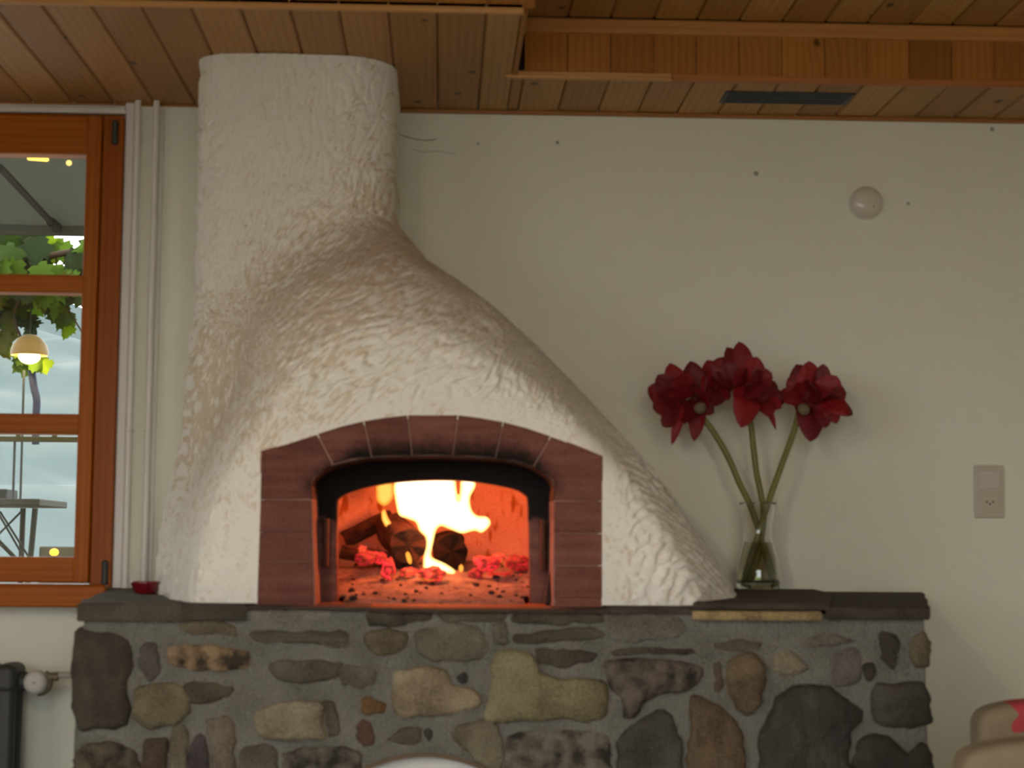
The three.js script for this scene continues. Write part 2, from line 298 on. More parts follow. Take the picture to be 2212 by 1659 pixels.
function stone(pts, c, kind = 0, bulge = 0.02, seed = 1, smooth = true) {
  const w = pts.map(([x, y]) => { const p = P(x, y, ZF); return new THREE.Vector3(p.x, p.y, 0); });
  const n = 40, ring = smooth ? new THREE.CatmullRomCurve3(w, true, 'catmullrom', 0.38).getSpacedPoints(n).slice(0, n).map((q) => { const e = 0.006 * N(q.x * 38, q.y * 38, seed * 2.1) + 0.004 * N(q.x * 90, q.y * 90, seed); return new THREE.Vector3(q.x + e, q.y + 0.006 * N(q.y * 38, q.x * 38, seed * 1.3 + 5), 0); }) : w;
  bulge *= 0.75;
  const cx = ring.reduce((s, p) => s + p.x, 0) / ring.length, cy = ring.reduce((s, p) => s + p.y, 0) / ring.length;
  const rows = [[1.03, -0.04], [1.015, 0.0], [0.975, 0.42], [0.9, 0.74], [0.72, 0.93], [0.45, 1], [0.2, 1.02]], pos = [], idx = [], tx = (N(seed * 1.7, 3) * 0.12), ty = (N(seed * 2.3, 9) * 0.12);
  rows.forEach(([s, h], k) => ring.forEach((p, i) => {
    const wob = 1 + 0.035 * N(p.x * 22, p.y * 22, seed);
    const x = cx + (p.x - cx) * s * wob, y = cy + (p.y - cy) * s * wob;
    const z = k < 1 ? h : h * bulge + (k > 1 ? bulge * (0.6 * N(x * 16, y * 16, seed * 3.1) + 0.3 * N(x * 45, y * 45, seed)) + 0.0015 * N(x * 110, y * 110, seed) + (x - cx) * tx + (y - cy) * ty : 0);
    pos.push(x, y, z);
  }));
  pos.push(cx, cy, bulge * 1.02);
  const m = ring.length, K = rows.length;
  for (let k = 0; k < K - 1; k++) for (let i = 0; i < m; i++) { const a = k * m + i, b = k * m + (i + 1) % m; idx.push(a, b, a + m, b, b + m, a + m); }
  for (let i = 0; i < m; i++) idx.push((K - 1) * m + i, (K - 1) * m + (i + 1) % m, K * m);
  // outlines are listed clockwise on the picture or not: make the stone face outwards
  let area = 0; for (let i = 0; i < m; i++) { const a = ring[i], b = ring[(i + 1) % m]; area += a.x * b.y - b.x * a.y; }
  if (area < 0) for (let i = 0; i < idx.length; i += 3) [idx[i], idx[i + 1]] = [idx[i + 1], idx[i]];
  const g = new THREE.BufferGeometry(); g.setAttribute('position', new THREE.Float32BufferAttribute(pos, 3)); g.setIndex(idx);
  const uv = []; for (let i = 0; i < pos.length; i += 3) uv.push(pos[i] + seed * 0.37, pos[i + 1] + seed * 0.61); g.setAttribute('uv', new THREE.Float32BufferAttribute(uv, 2));
  g.translate(0, 0, ZF - 0.003); g.computeVertexNormals();
  part(base, 'stone', g, stoneMat(c, kind));
}
{
  // mortar core with the arched wood niche
  const pt = (x, y) => { const p = P(x, y, ZF); return new THREE.Vector2(p.x, p.y); };
  const bl = P(155, 1659, ZF).x, br = P(2006, 1659, ZF).x, niche = P(918, 1626, ZF), nx = niche.x, NR = 0.262;
  const arch = []; for (let i = 0; i <= 40; i++) { const a = Math.PI * (1 - i / 40); arch.push(new THREE.Vector2(nx + NR * Math.cos(a), niche.y - NR + NR * Math.sin(a))); }
  const out = [new THREE.Vector2(bl, 0), new THREE.Vector2(nx - NR, 0), ...arch, new THREE.Vector2(nx + NR, 0), new THREE.Vector2(br, 0), pt(2004, 1600), pt(2000, 1500), pt(2000, 1430), new THREE.Vector2(pt(1996, 1345).x, SHELF - 0.010), new THREE.Vector2(pt(182, 1345).x, SHELF - 0.008), pt(180, 1362), pt(170, 1400), pt(164, 1500), pt(160, 1600)];
  part(base, 'mortar_core', metreUV(new THREE.ExtrudeGeometry(new THREE.Shape(out), { depth: ZF - 0.002, bevelEnabled: false }).translate(0, 0, 0.001)), groutM);
  const k = (NR - 0.008) / NR, small = (q) => new THREE.Vector2(nx + (q.x - nx) * k, niche.y - NR + (q.y - niche.y + NR) * k);
  const lining = new THREE.Shape([new THREE.Vector2(nx - NR, 0.001), ...arch, new THREE.Vector2(nx + NR, 0.001), new THREE.Vector2(nx + NR * k, 0.001), ...arch.map(small).reverse(), new THREE.Vector2(nx - NR * k, 0.001)]);
  part(base, 'niche_edge', metreUV(new THREE.ExtrudeGeometry(lining, { depth: 0.05, bevelEnabled: false }).translate(0, 0, ZF - 0.045)), std({ color: rgb(0.12, 0.085, 0.055), roughness: 0.9 }), 'dark brown rim of the arched niche');
  part(base, 'niche_back', metreUV(new THREE.ExtrudeGeometry(new THREE.Shape([new THREE.Vector2(nx - NR * k, 0.001), ...arch.map(small), new THREE.Vector2(nx + NR * k, 0.001)]), { depth: 0.02, bevelEnabled: false }).translate(0, 0, ZF - 0.045)), nicheM, 'white board closing the arched niche');
  // the stones, outlined on the front plane
  const S = [
    [[[170, 1358], [240, 1366], [282, 1385], [289, 1440], [277, 1500], [281, 1560], [240, 1573], [168, 1571], [155, 1480], [160, 1400]], [58, 50, 38], 2, 0.022],
    [[[304, 1392], [335, 1387], [343, 1430], [340, 1464], [320, 1475], [302, 1440]], [70, 64, 62], 0, 0.012],
    [[[364, 1400], [395, 1391], [470, 1394], [538, 1408], [537, 1440], [480, 1451], [400, 1447], [361, 1425]], [112, 90, 60], 3, 0.016],
    [[[290, 1488], [340, 1474], [392, 1480], [412, 1530], [382, 1562], [320, 1574], [288, 1550]], [104, 95, 68], 0, 0.018],
    [[[402, 1480], [440, 1471], [497, 1482], [497, 1506], [440, 1522], [405, 1512]], [70, 62, 44], 0, 0.012],
    [[[166, 1622], [220, 1601], [282, 1610], [300, 1640], [305, 1700], [157, 1700]], [66, 58, 42], 3, 0.02],
    [[[308, 1600], [360, 1594], [362, 1640], [362, 1700], [308, 1700]], [62, 46, 30], 0, 0.016],
    [[[368, 1580], [404, 1566], [406, 1620], [404, 1700], [368, 1700]], [98, 90, 70], 0, 0.014],
    [[[410, 1612], [430, 1578], [449, 1606], [452, 1700], [408, 1700]], [60, 52, 52], 0, 0.012],
    [[[446, 1556], [500, 1549], [509, 1600], [502, 1700], [458, 1700], [455, 1605]], [96, 86, 70], 2, 0.014],
    [[[543, 1362], [640, 1363], [745, 1364], [762, 1400], [700, 1393], [560, 1386]], [78, 70, 55], 1, 0.012],
    [[[585, 1435], [640, 1424], [737, 1428], [735, 1462], [660, 1477], [593, 1469]], [80, 74, 58], 0, 0.013],
    [[[556, 1537], [600, 1518], [690, 1514], [702, 1560], [708, 1593], [640, 1600], [562, 1596], [549, 1565]], [122, 112, 88], 0, 0.022],
    [[[695, 1514], [725, 1520], [736, 1560], [730, 1588], [712, 1590], [706, 1552]], [74, 64, 48], 0, 0.012],
    [[[777, 1512], [800, 1505], [836, 1524], [824, 1541], [785, 1545]], [112, 76, 32], 0, 0.012],
    [[[770, 1570], [790, 1556], [808, 1572], [806, 1604], [786, 1614], [768, 1600]], [84, 56, 38], 0, 0.010],
    [[[845, 1479], [856, 1446], [927, 1440], [969, 1446], [978, 1476], [1014, 1486], [1040, 1512], [1029, 1532], [980, 1545], [869, 1548], [850, 1521]], [134, 120, 92], 0, 0.024],
    [[[898, 1366], [935, 1350], [1010, 1347], [1045, 1364], [1056, 1400], [1040, 1426], [960, 1429], [905, 1416], [895, 1390]], [100, 94, 76], 0, 0.018],
    [[[792, 1364], [850, 1359], [880, 1366], [878, 1396], [850, 1413], [810, 1413], [790, 1395]], [100, 90, 64], 0, 0.015],
    [[[791, 1322], [870, 1319], [932, 1320], [940, 1332], [915, 1344], [850, 1356], [795, 1353]], [64, 58, 42], 1, 0.010],
    [[[948, 1324], [1020, 1320], [1092, 1324], [1090, 1340], [1020, 1344], [955, 1342]], [76, 70, 52], 1, 0.010],
    [[[985, 1462], [1002, 1455], [1017, 1462], [1008, 1475], [990, 1477]], [44, 42, 40], 0, 0.008],
    [[[835, 1598], [880, 1572], [912, 1570], [910, 1602], [880, 1610]], [72, 64, 50], 0, 0.010],
    [[[917, 1578], [930, 1570], [938, 1584], [928, 1602], [918, 1596]], [48, 44, 40], 0, 0.008],
    [[[990, 1566], [1060, 1557], [1087, 1600], [1084, 1665], [1050, 1660], [1010, 1628], [980, 1600]], [98, 90, 68], 0, 0.016],
    [[[1066, 1407], [1110, 1404], [1149, 1409], [1158, 1444], [1209, 1466], [1305, 1467], [1314, 1535], [1289, 1558], [1170, 1556], [1047, 1558], [1056, 1490]], [118, 110, 76], 0, 0.024],
    [[[1157, 1400], [1220, 1401], [1290, 1409], [1276, 1430], [1210, 1442], [1162, 1432]], [66, 59, 44], 0, 0.010],
    [[[1110, 1372], [1200, 1357], [1296, 1356], [1302, 1382], [1200, 1388], [1112, 1390]], [76, 70, 52], 1, 0.011],
    [[[1110, 1326], [1200, 1322], [1300, 1326], [1304, 1344], [1200, 1350], [1112, 1346]], [70, 64, 46], 1, 0.009],
    [[[1318, 1330], [1400, 1324], [1470, 1334], [1490, 1358], [1450, 1380], [1330, 1386], [1312, 1360]], [96, 93, 84], 0, 0.010],
    [[[1328, 1403], [1420, 1400], [1505, 1401], [1512, 1412], [1420, 1416], [1332, 1415]], [70, 62, 48], 1, 0.008],
    [[[1304, 1432], [1360, 1422], [1450, 1424], [1512, 1440], [1517, 1470], [1490, 1491], [1430, 1500], [1390, 1520], [1376, 1550], [1344, 1552], [1343, 1510], [1318, 1490]], [76, 66, 56], 3, 0.02],
    [[[1336, 1605], [1375, 1560], [1420, 1534], [1450, 1545], [1470, 1600], [1472, 1700], [1338, 1700]], [64, 61, 52], 0, 0.022],
    [[[1491, 1506], [1526, 1507], [1570, 1536], [1603, 1580], [1610, 1624], [1608, 1700], [1488, 1700], [1487, 1590]], [92, 74, 48], 2, 0.026],
    [[[1570, 1433], [1596, 1413], [1632, 1413], [1652, 1440], [1656, 1480], [1643, 1519], [1617, 1547], [1596, 1536], [1575, 1501], [1568, 1464]], [96, 79, 52], 0, 0.026],
    [[[1640, 1598], [1654, 1561], [1683, 1506], [1717, 1481], [1775, 1484], [1832, 1505], [1862, 1532], [1866, 1556], [1838, 1584], [1836, 1640], [1835, 1700], [1650, 1700], [1637, 1632]], [52, 50, 43], 2, 0.034],
    [[[1883, 1482], [1920, 1475], [1958, 1471], [2000, 1476], [2011, 1524], [2005, 1567], [1906, 1571], [1884, 1553]], [60, 56, 47], 0, 0.024],
    [[[1846, 1612], [1885, 1586], [1920, 1591], [1958, 1624], [1985, 1608], [2003, 1605], [2013, 1700], [1846, 1700]], [50, 43, 36], 0, 0.024],
    [[[1898, 1367], [1940, 1374], [1938, 1427], [1927, 1450], [1903, 1422]], [58, 51, 44], 0, 0.013],
    [[[1964, 1386], [1985, 1366], [2002, 1367], [2010, 1405], [2004, 1441], [1980, 1441], [1965, 1420]], [88, 78, 54], 0, 0.018],
    [[[1866, 1436], [1885, 1431], [1892, 1460], [1877, 1474], [1865, 1455]], [52, 44, 36], 0, 0.010],
    [[[1802, 1408], [1850, 1397], [1862, 1425], [1858, 1475], [1805, 1481], [1794, 1440]], [84, 79, 74], 0, 0.010],
    [[[1672, 1415], [1700, 1401], [1730, 1420], [1740, 1450], [1700, 1458], [1667, 1448]], [112, 103, 80], 0, 0.012],
    [[[1548, 1388], [1600, 1383], [1645, 1385], [1643, 1404], [1600, 1408], [1550, 1405]], [78, 71, 54], 1, 0.008],
    [[[1540, 1436], [1556, 1430], [1564, 1470], [1556, 1496], [1544, 1492], [1542, 1460]], [86, 72, 54], 0, 0.008],
    [[[1720, 1378], [1790, 1370], [1850, 1385], [1800, 1396], [1735, 1396]], [92, 87, 78], 0, 0.008],
    [[[1096, 1592], [1200, 1575], [1308, 1580], [1322, 1640], [1320, 1700], [1110, 1700]], [84, 78, 66], 3, 0.012],
    [[[610, 1625], [700, 1612], [776, 1622], [760, 1700], [612, 1700]], [74, 68, 58], 3, 0.012],
    [[[520, 1618], [590, 1612], [600, 1640], [598, 1700], [522, 1700]], [84, 78, 66], 0, 0.010],
    [[[1066, 1348], [1095, 1346], [1098, 1392], [1068, 1392]], [92, 87, 70], 0, 0.012],
    [[[388, 1344], [440, 1342], [500, 1346], [517, 1378], [470, 1374], [400, 1366]], [88, 78, 56], 1, 0.012],
    [[[545, 1320], [640, 1317], [715, 1320], [720, 1338], [640, 1344], [550, 1342]], [112, 108, 94], 0, 0.006],
    [[[730, 1440], [780, 1436], [815, 1450], [810, 1478], [770, 1488], [735, 1475]], [84, 78, 64], 0, 0.008],
  ];
  S.forEach(([pts, c, kind, b], i) => stone(pts, c, kind, b, i + 1));
  // flat slabs that cap the base: outlines seen from above, in metres, with their own thickness
  const y0 = SHELF, X = (px, z) => P(px, 1312, z).x;
  const slab = (pl, top, th, c, kind, seed, label) => {
    const rnd = rng(seed), pts = []; pl.forEach((p, i) => { const q = pl[(i + 1) % pl.length], n = Math.max(1, Math.round(Math.hypot(p[0] - q[0], p[1] - q[1]) / 0.06)); for (let k = 0; k < n; k++) pts.push(new THREE.Vector2(lerp(p[0], q[0], k / n) + (k ? (rnd() - 0.5) * 0.012 : 0), -(lerp(p[1], q[1], k / n) + (k ? (rnd() - 0.5) * 0.012 : 0)))); });
    const g = new THREE.ExtrudeGeometry(new THREE.Shape(pts), { depth: th - 0.006, bevelEnabled: true, bevelThickness: 0.003, bevelSize: 0.004, bevelSegments: 2 }).rotateX(-Math.PI / 2).translate(0, top - th + 0.003, 0);
    part(base, 'cap_slab', metreUV(g, seed), stoneMat(c, kind), label);
  };
  slab([[X(172, 1.11), 1.11], [X(388, 1.11), 1.112], [X(392, 0.6), 0.6], [X(330, 0.02), 0.02], [X(245, 0.0), 0.02], [X(205, 0.6), 0.6]], y0 + 0.004, 0.034, [72, 66, 50], 0, 2);
  slab([[X(390, 1.11), 1.112], [X(500, 1.11), 1.112], [X(528, 1.11), 1.108], [X(520, 0.8), 0.8], [X(394, 0.8), 0.8]], y0 + 0.002, 0.03, [58, 52, 38], 0, 3);
  slab([[X(532, 1.11), 1.108], [X(800, 1.11), 1.11], [X(800, 0.9), 0.9], [X(532, 0.9), 0.9]], y0, 0.007, [62, 50, 42], 0, 4);
  slab([[X(802, 1.11), 1.11], [X(1310, 1.11), 1.112], [X(1310, 0.9), 0.9], [X(802, 0.9), 0.9]], y0 - 0.002, 0.009, [62, 48, 36], 0, 5);
  slab([[X(1312, 1.11), 1.108], [X(1520, 1.11), 1.108], [X(1530, 0.8), 0.8], [X(1312, 0.8), 0.8]], y0 + 0.001, 0.012, [66, 56, 46], 0, 6);
  slab([[X(1500, 1.11), 1.112], [X(1785, 1.11), 1.118], [X(1800, 0.5), 0.5], [X(1760, 0.02), 0.02], [X(1560, 0.0), 0.02], [X(1520, 0.6), 0.6]], y0 + 0.012, 0.013, [66, 54, 44], 1, 7);
  slab([[X(1786, 1.11), 1.118], [X(2001, 1.11), 1.118], [X(1996, 0.5), 0.5], [X(1990, 0.02), 0.02], [X(1766, 0.0), 0.02], [X(1804, 0.5), 0.5]], y0 + 0.006, 0.024, [54, 45, 36], 1, 8);
  slab([[X(1500, 1.11), 1.112], [X(1600, 1.11), 1.116], [X(1768, 1.11), 1.118], [X(1760, 0.9), 0.9], [X(1510, 0.9), 0.9]], y0 - 0.003, 0.018, [150, 126, 78], 2, 9, 'ochre edge stone under the right hand cap slab');
  slab([[X(392, 0.55), 0.78], [X(1510, 0.8), 0.78], [X(1540, 0.02), 0.02], [X(340, 0.02), 0.02]], y0 - 0.002, 0.02, [80, 74, 60], 0, 10);
}

// ------------------------------------------------------------------ the oven
const ZM = 1.02;                                          // plane of the brick mouth
const oven = thing('clay_oven', 'white roughly plastered bell shaped oven with a fire burning in its brick mouth', 'oven', [0, 0, 0]);
const px2 = (list, z) => list.map(([x, y]) => { const p = P(x, y, z); return new THREE.Vector2(p.x, p.y); });
const smooth2 = (pts, n) => new THREE.SplineCurve(pts).getSpacedPoints(n);
const OUT = [[563, 974], [620, 957], [685, 936], [785, 909], [880, 896], [935, 893], [989, 896], [1087, 911], [1190, 942], [1250, 963], [1302, 985]];
const INN = [[672, 1048], [679, 1032], [697, 1018], [719, 1005], [760, 995], [803, 988], [890, 985], [978, 985], [1070, 990], [1110, 996], [1152, 1008], [1178, 1024], [1192, 1036], [1197, 1052]];
const outArc = smooth2(px2(OUT, ZM), 60), innArc = smooth2(px2(INN, ZM), 60);
const feet = px2([[553, 1308], [681, 1308], [1195, 1310], [1302, 1310]], ZM);
const mouthPoly = [feet[0], ...outArc, feet[3]];          // outer edge of the brickwork
const segDist = (p, a, b) => { const dx = b.x - a.x, dy = b.y - a.y, t = clamp(((p.x - a.x) * dx + (p.y - a.y) * dy) / (dx * dx + dy * dy || 1)); return Math.hypot(p.x - a.x - dx * t, p.y - a.y - dy * t); };
const polyDist = (p, poly) => { let d = 1e9, inside = false; for (let i = 0, j = poly.length - 1; i < poly.length; j = i++) { const a = poly[i], b = poly[j]; d = Math.min(d, segDist(p, a, b)); if ((a.y > p.y) !== (b.y > p.y) && p.x < (b.x - a.x) * (p.y - a.y) / (b.y - a.y) + a.x) inside = !inside; } return inside ? -d : d; };
const lineDist = (p, line) => { let d = 1e9; for (let i = 1; i < line.length; i++) d = Math.min(d, segDist(p, line[i - 1], line[i])); return d; };
{
  // body: chimney and bell blended into one skin, its sections star-shaped about an upright axis at the wall
  const hs = (py, z = 0.4) => P(950, py, z).y, yTop = CEIL - 0.001, yBot = SHELF + 0.003, cx0 = -0.2;
  const chL = P(429, 330, 0.38).x, chR = P(855, 330, 0.38).x, chF = 0.487;
  // silhouette of the bell on the right, of the flare on the left: [height, x]
  const right = [[1580, 1292], [1535, 1210], [1488, 1140], [1430, 1062], [1368, 985], [1300, 908], [1228, 830], [1150, 748], [1078, 680], [1000, 622], [938, 580], [880, 520], [842, 478], [815, 436]].map(([x, y]) => { const p = P(x, y, 0.36); return [p.y, p.x]; });
  const left = [[350, 1295], [363, 1200], [380, 1090], [400, 985], [418, 900], [428, 810], [431, 700]].map(([x, y]) => { const p = P(x, y, 0.4); return [p.y, p.x]; });
  const yArch = P(935, 893, ZM).y;
  const depth = [[yBot, 1.30], [yBot + 0.25, 1.24], [yArch, 1.16], [yArch + 0.07, 1.10], [yArch + 0.14, 1.03], [yArch + 0.20, 0.97], [yArch + 0.27, 0.89], [yArch + 0.33, 0.80], [yArch + 0.39, 0.68], [yArch + 0.45, 0.52], [yArch + 0.5, 0.36], [yArch + 0.57, 0.2]];
  const smin = (a, b, k) => { const h = clamp(0.5 + 0.5 * (b - a) / k); return lerp(b, a, h) - k * h * (1 - h); };
  const field = (x, z, y) => {                            // negative inside
    const l = interp(left, y), r = interp(right, y);
    const cL = chL, hw = (chR - cL) / 2, mx = (chR + cL) / 2, rad = 0.11 + 0.05 * sstep(yTop - 0.2, yTop, y) * (x > mx ? 0.3 : -0.8);
    const qx = Math.abs(x - mx) - hw + rad, qz = z - (chF + 0.012 * Math.cos((x - mx) / hw * 1.4)) + rad;
    const chim = Math.hypot(Math.max(qx, 0), Math.max(qz, 0)) + Math.min(Math.max(qx, qz), 0) - rad;
    const bc = lerp(0.0, -0.15, sstep(yBot + 0.15, yArch + 0.45, y)), a = Math.max(0.02, r - bc - 0.0), b = interp(depth, y);
    const zz = Math.max(0, z - 0.18) / Math.max(0.05, b - 0.18), e = 2.5, full = bc - l - lerp(0.012, 0.085, sstep(yBot + 0.1, yArch + 0.12, y)), aL = lerp(full, Math.min(a, full), sstep(yArch - 0.02, yArch + 0.42, y)), xx = Math.abs(x - bc) / (x < bc ? Math.max(0.05, aL) : a);
    const bell = ((xx ** e + zz ** e) ** (1 / e) - 1) * Math.min(a, 0.5) + 0.2 * sstep(yArch + 0.42, yArch + 0.70, y);
    const u = smin(chim, bell, lerp(0.2, 0.12, sstep(-0.3, 0.02, x)) * sstep(yTop - 0.1, yTop - 0.5, y) + 0.004);
    return -smin(-u, -(z - ZM), 0.035);
  };
  const CA = 150, CY = 110, R = new Float32Array((CA + 1) * (CY + 1));
  for (let j = 0; j <= CY; j++) for (let i = 0; i <= CA; i++) {
    const y = lerp(yBot, yTop, j / CY), th = Math.PI * i / CA, c = Math.cos(th), s = Math.sin(th);
    let lo = 0.02, hi = 1.6;
    for (let r = 1.5; r > 0.02; r -= 0.03) if (field(cx0 + c * r, s * r, y) < 0) { lo = r; hi = r + 0.03; break; }
    for (let k = 0; k < 12; k++) { const m = (lo + hi) / 2; if (field(cx0 + c * m, s * m, y) < 0) lo = m; else hi = m; }
    R[j * (CA + 1) + i] = lo;
  }
  const NA = 860, NY = 480, pos = new Float32Array((NA + 1) * (NY + 1) * 3), uv = new Float32Array((NA + 1) * (NY + 1) * 2), col = new Float32Array((NA + 1) * (NY + 1) * 3), idx = [], arcs = new Float32Array(NA + 1);
  const stroke = (s, y, ang, sx, sy, seed) => { const c = Math.cos(ang), q = Math.sin(ang), wx = s + 0.03 * N(s * 7, y * 7, seed), wy = y + 0.03 * N(s * 7 + 9, y * 7, seed); const a = (wx * c + wy * q) * sx, b = (-wx * q + wy * c) * sy; return 1 - Math.abs(N(a, b, seed)) * 2.4; };
  const plate = (...a) => clamp((1 - stroke(...a)) * 1.5, 0, 1.1);   // broad trowel marks with narrow grooves between them
  for (let j = 0; j <= NY; j++) {
    const y = lerp(yBot, yTop, j / NY);
    for (let i = 0; i <= NA; i++) {
      const u = i / NA * CA, v = j / NY * CY, iu = Math.min(CA - 1, u | 0), iv = Math.min(CY - 1, v | 0), fu = u - iu, fv = v - iv, o = iv * (CA + 1) + iu;
      const r0 = lerp(lerp(R[o], R[o + 1], fu), lerp(R[o + CA + 1], R[o + CA + 2], fu), fv), th = Math.PI * i / NA;
      const x = cx0 + Math.cos(th) * r0, z = Math.sin(th) * r0;
      // trowelled relief: short overlapping strokes that change direction over the surface
      const s = x + 0.8 * z * (sstep(0.1, 0.4, x) - sstep(-0.35, -0.6, x) + 0.15);
      const steep = sstep(-0.1, 0.15, N(x * 1.7 + 4, y * 1.7, 3)), flank = Math.max(sstep(0.28, 0.4, x), sstep(-0.5, -0.58, x));
      const k1 = plate(s, y, 0.75, 20, 42, 11), k2 = plate(s, y, 2.3, 20, 40, 15), k3 = plate(s, y, 1.35, 20, 44, 19);
      let h = lerp(lerp(k1, k3, steep), lerp(k3, k2, 0.25 * steep), flank);
      h = 0.55 * h + 0.35 * lerp(k2, k1, flank) * sstep(0, 0.3, N(x * 4, y * 4, z * 4 + 8)) + 0.3 * N(x * 60, y * 60, z * 60) + 0.25 * N(x * 26, y * 26, z * 26);
      const pm = { x, y }, dm = z > 0.9 ? polyDist(pm, mouthPoly) : 1;
      const amp = 0.0125 * sstep(0.005, 0.07, dm) * (0.55 + 0.45 * sstep(yTop, yTop - 0.35, y)) * (0.75 + 0.5 * N(x * 3, y * 3, 7) + 0.5 * flank);
      const lump = 0.010 * fbm(x * 5, y * 5, z * 5 + 2, 2) * sstep(0.0, 0.1, dm);
      const r = r0 + amp * (h - 0.6) + lump, k = j * (NA + 1) + i;
      pos[3 * k] = cx0 + Math.cos(th) * r; pos[3 * k + 1] = y; pos[3 * k + 2] = Math.max(0.0015, Math.sin(th) * r);
      // cream lime wash with ochre flakes; crowding at the neck paints in ceiling bounce
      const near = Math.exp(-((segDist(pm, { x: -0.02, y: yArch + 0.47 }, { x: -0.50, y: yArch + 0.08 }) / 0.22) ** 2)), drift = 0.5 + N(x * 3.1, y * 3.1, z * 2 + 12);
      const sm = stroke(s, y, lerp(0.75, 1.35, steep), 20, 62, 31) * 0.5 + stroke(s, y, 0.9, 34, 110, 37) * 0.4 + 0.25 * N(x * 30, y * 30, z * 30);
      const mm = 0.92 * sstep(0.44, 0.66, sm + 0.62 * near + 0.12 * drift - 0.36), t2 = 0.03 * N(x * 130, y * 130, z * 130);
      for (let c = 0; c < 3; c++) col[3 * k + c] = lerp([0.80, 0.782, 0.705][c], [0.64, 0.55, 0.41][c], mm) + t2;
      arcs[i] = i ? arcs[i - 1] + 0.0034 : 0;
      uv[2 * k] = arcs[i]; uv[2 * k + 1] = y;
    }
  }
  const cutPoly = [new THREE.Vector2(feet[0].x, SHELF - 0.1), ...outArc, new THREE.Vector2(feet[3].x, SHELF - 0.1)];
  const cut = (k) => pos[3 * k + 2] > 0.93 && polyDist({ x: pos[3 * k], y: pos[3 * k + 1] }, cutPoly) < -0.008;
  for (let j = 0; j < NY; j++) for (let i = 0; i < NA; i++) { const a = j * (NA + 1) + i, b = a + 1, c = a + NA + 1, d = c + 1; if (cut(a) && cut(b) && cut(c) && cut(d)) continue; idx.push(a, c, b, b, c, d); }
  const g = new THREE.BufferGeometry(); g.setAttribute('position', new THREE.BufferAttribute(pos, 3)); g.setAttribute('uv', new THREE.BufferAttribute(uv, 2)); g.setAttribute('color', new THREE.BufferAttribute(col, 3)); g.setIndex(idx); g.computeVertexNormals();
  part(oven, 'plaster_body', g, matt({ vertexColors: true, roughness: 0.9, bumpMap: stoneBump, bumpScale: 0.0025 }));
}
// brick mouth
const uvMouth = (g) => { if (g.index) g = g.toNonIndexed(); g.computeVertexNormals(); const p = g.attributes.position, uv = new Float32Array(p.count * 2); for (let i = 0; i < p.count; i++) { uv[2 * i] = (p.getX(i) + 0.5) / 1.0; uv[2 * i + 1] = (p.getY(i) - SHELF) / 0.5; } g.setAttribute('uv', new THREE.BufferAttribute(uv, 2)); return g; };
const ySoot = P(950, 1128, 0.9).y;
const mouthT = (mortar) => tex(1024, 512, (u, v) => {     // fired clay with soot around the upper part of the opening
  const x = u - 0.5, y = v * 0.5 + SHELF, p = { x, y };
  const t = 0.05 * fbm(x * 14, y * 14, 3, 4), fine = 0.04 * N(x * 160, y * 160, 5), band = 0.06 * N(x * 9, y * 70, 8);
  let c = mortar ? [0.33 + t, 0.19 + t, 0.155 + t] : [0.165 + 0.7 * (t + fine + band), 0.066 + 0.35 * (t + fine + band), 0.049 + 0.28 * (t + fine + band)];
  const d = lineDist(p, innArc), inside = polyDist(p, [feet[1], ...innArc, feet[2]]) < 0, ragged = 0.02 * fbm(x * 18, y * 18, 9, 3) + 0.006 * N(x * 90, y * 90, 2);
  let soot = inside ? sstep(ySoot - 0.02, ySoot + 0.03, y + ragged * 2.2) : sstep(0.048, 0.002, d + ragged + 0.02 * sstep(0.16, 0.24, Math.abs(x))) * sstep(ySoot, ySoot + 0.06, y + ragged * 2);
  soot = clamp(soot + (inside ? 0.25 * clamp(0.5 + 2 * N(x * 40, y * 30, 6)) : 0));
  if (mortar) soot *= 0.55;
  return c.map((k, i) => lerp(k, [0.012, 0.009, 0.008][i], soot));
}, true);
const brickM = [1, 0.88, 1.1, 0.95].map((k) => matt({ map: null, color: rgb(k, k * 0.98, k), roughness: 0.85, bumpMap: stoneBump, bumpScale: 0.002 }));
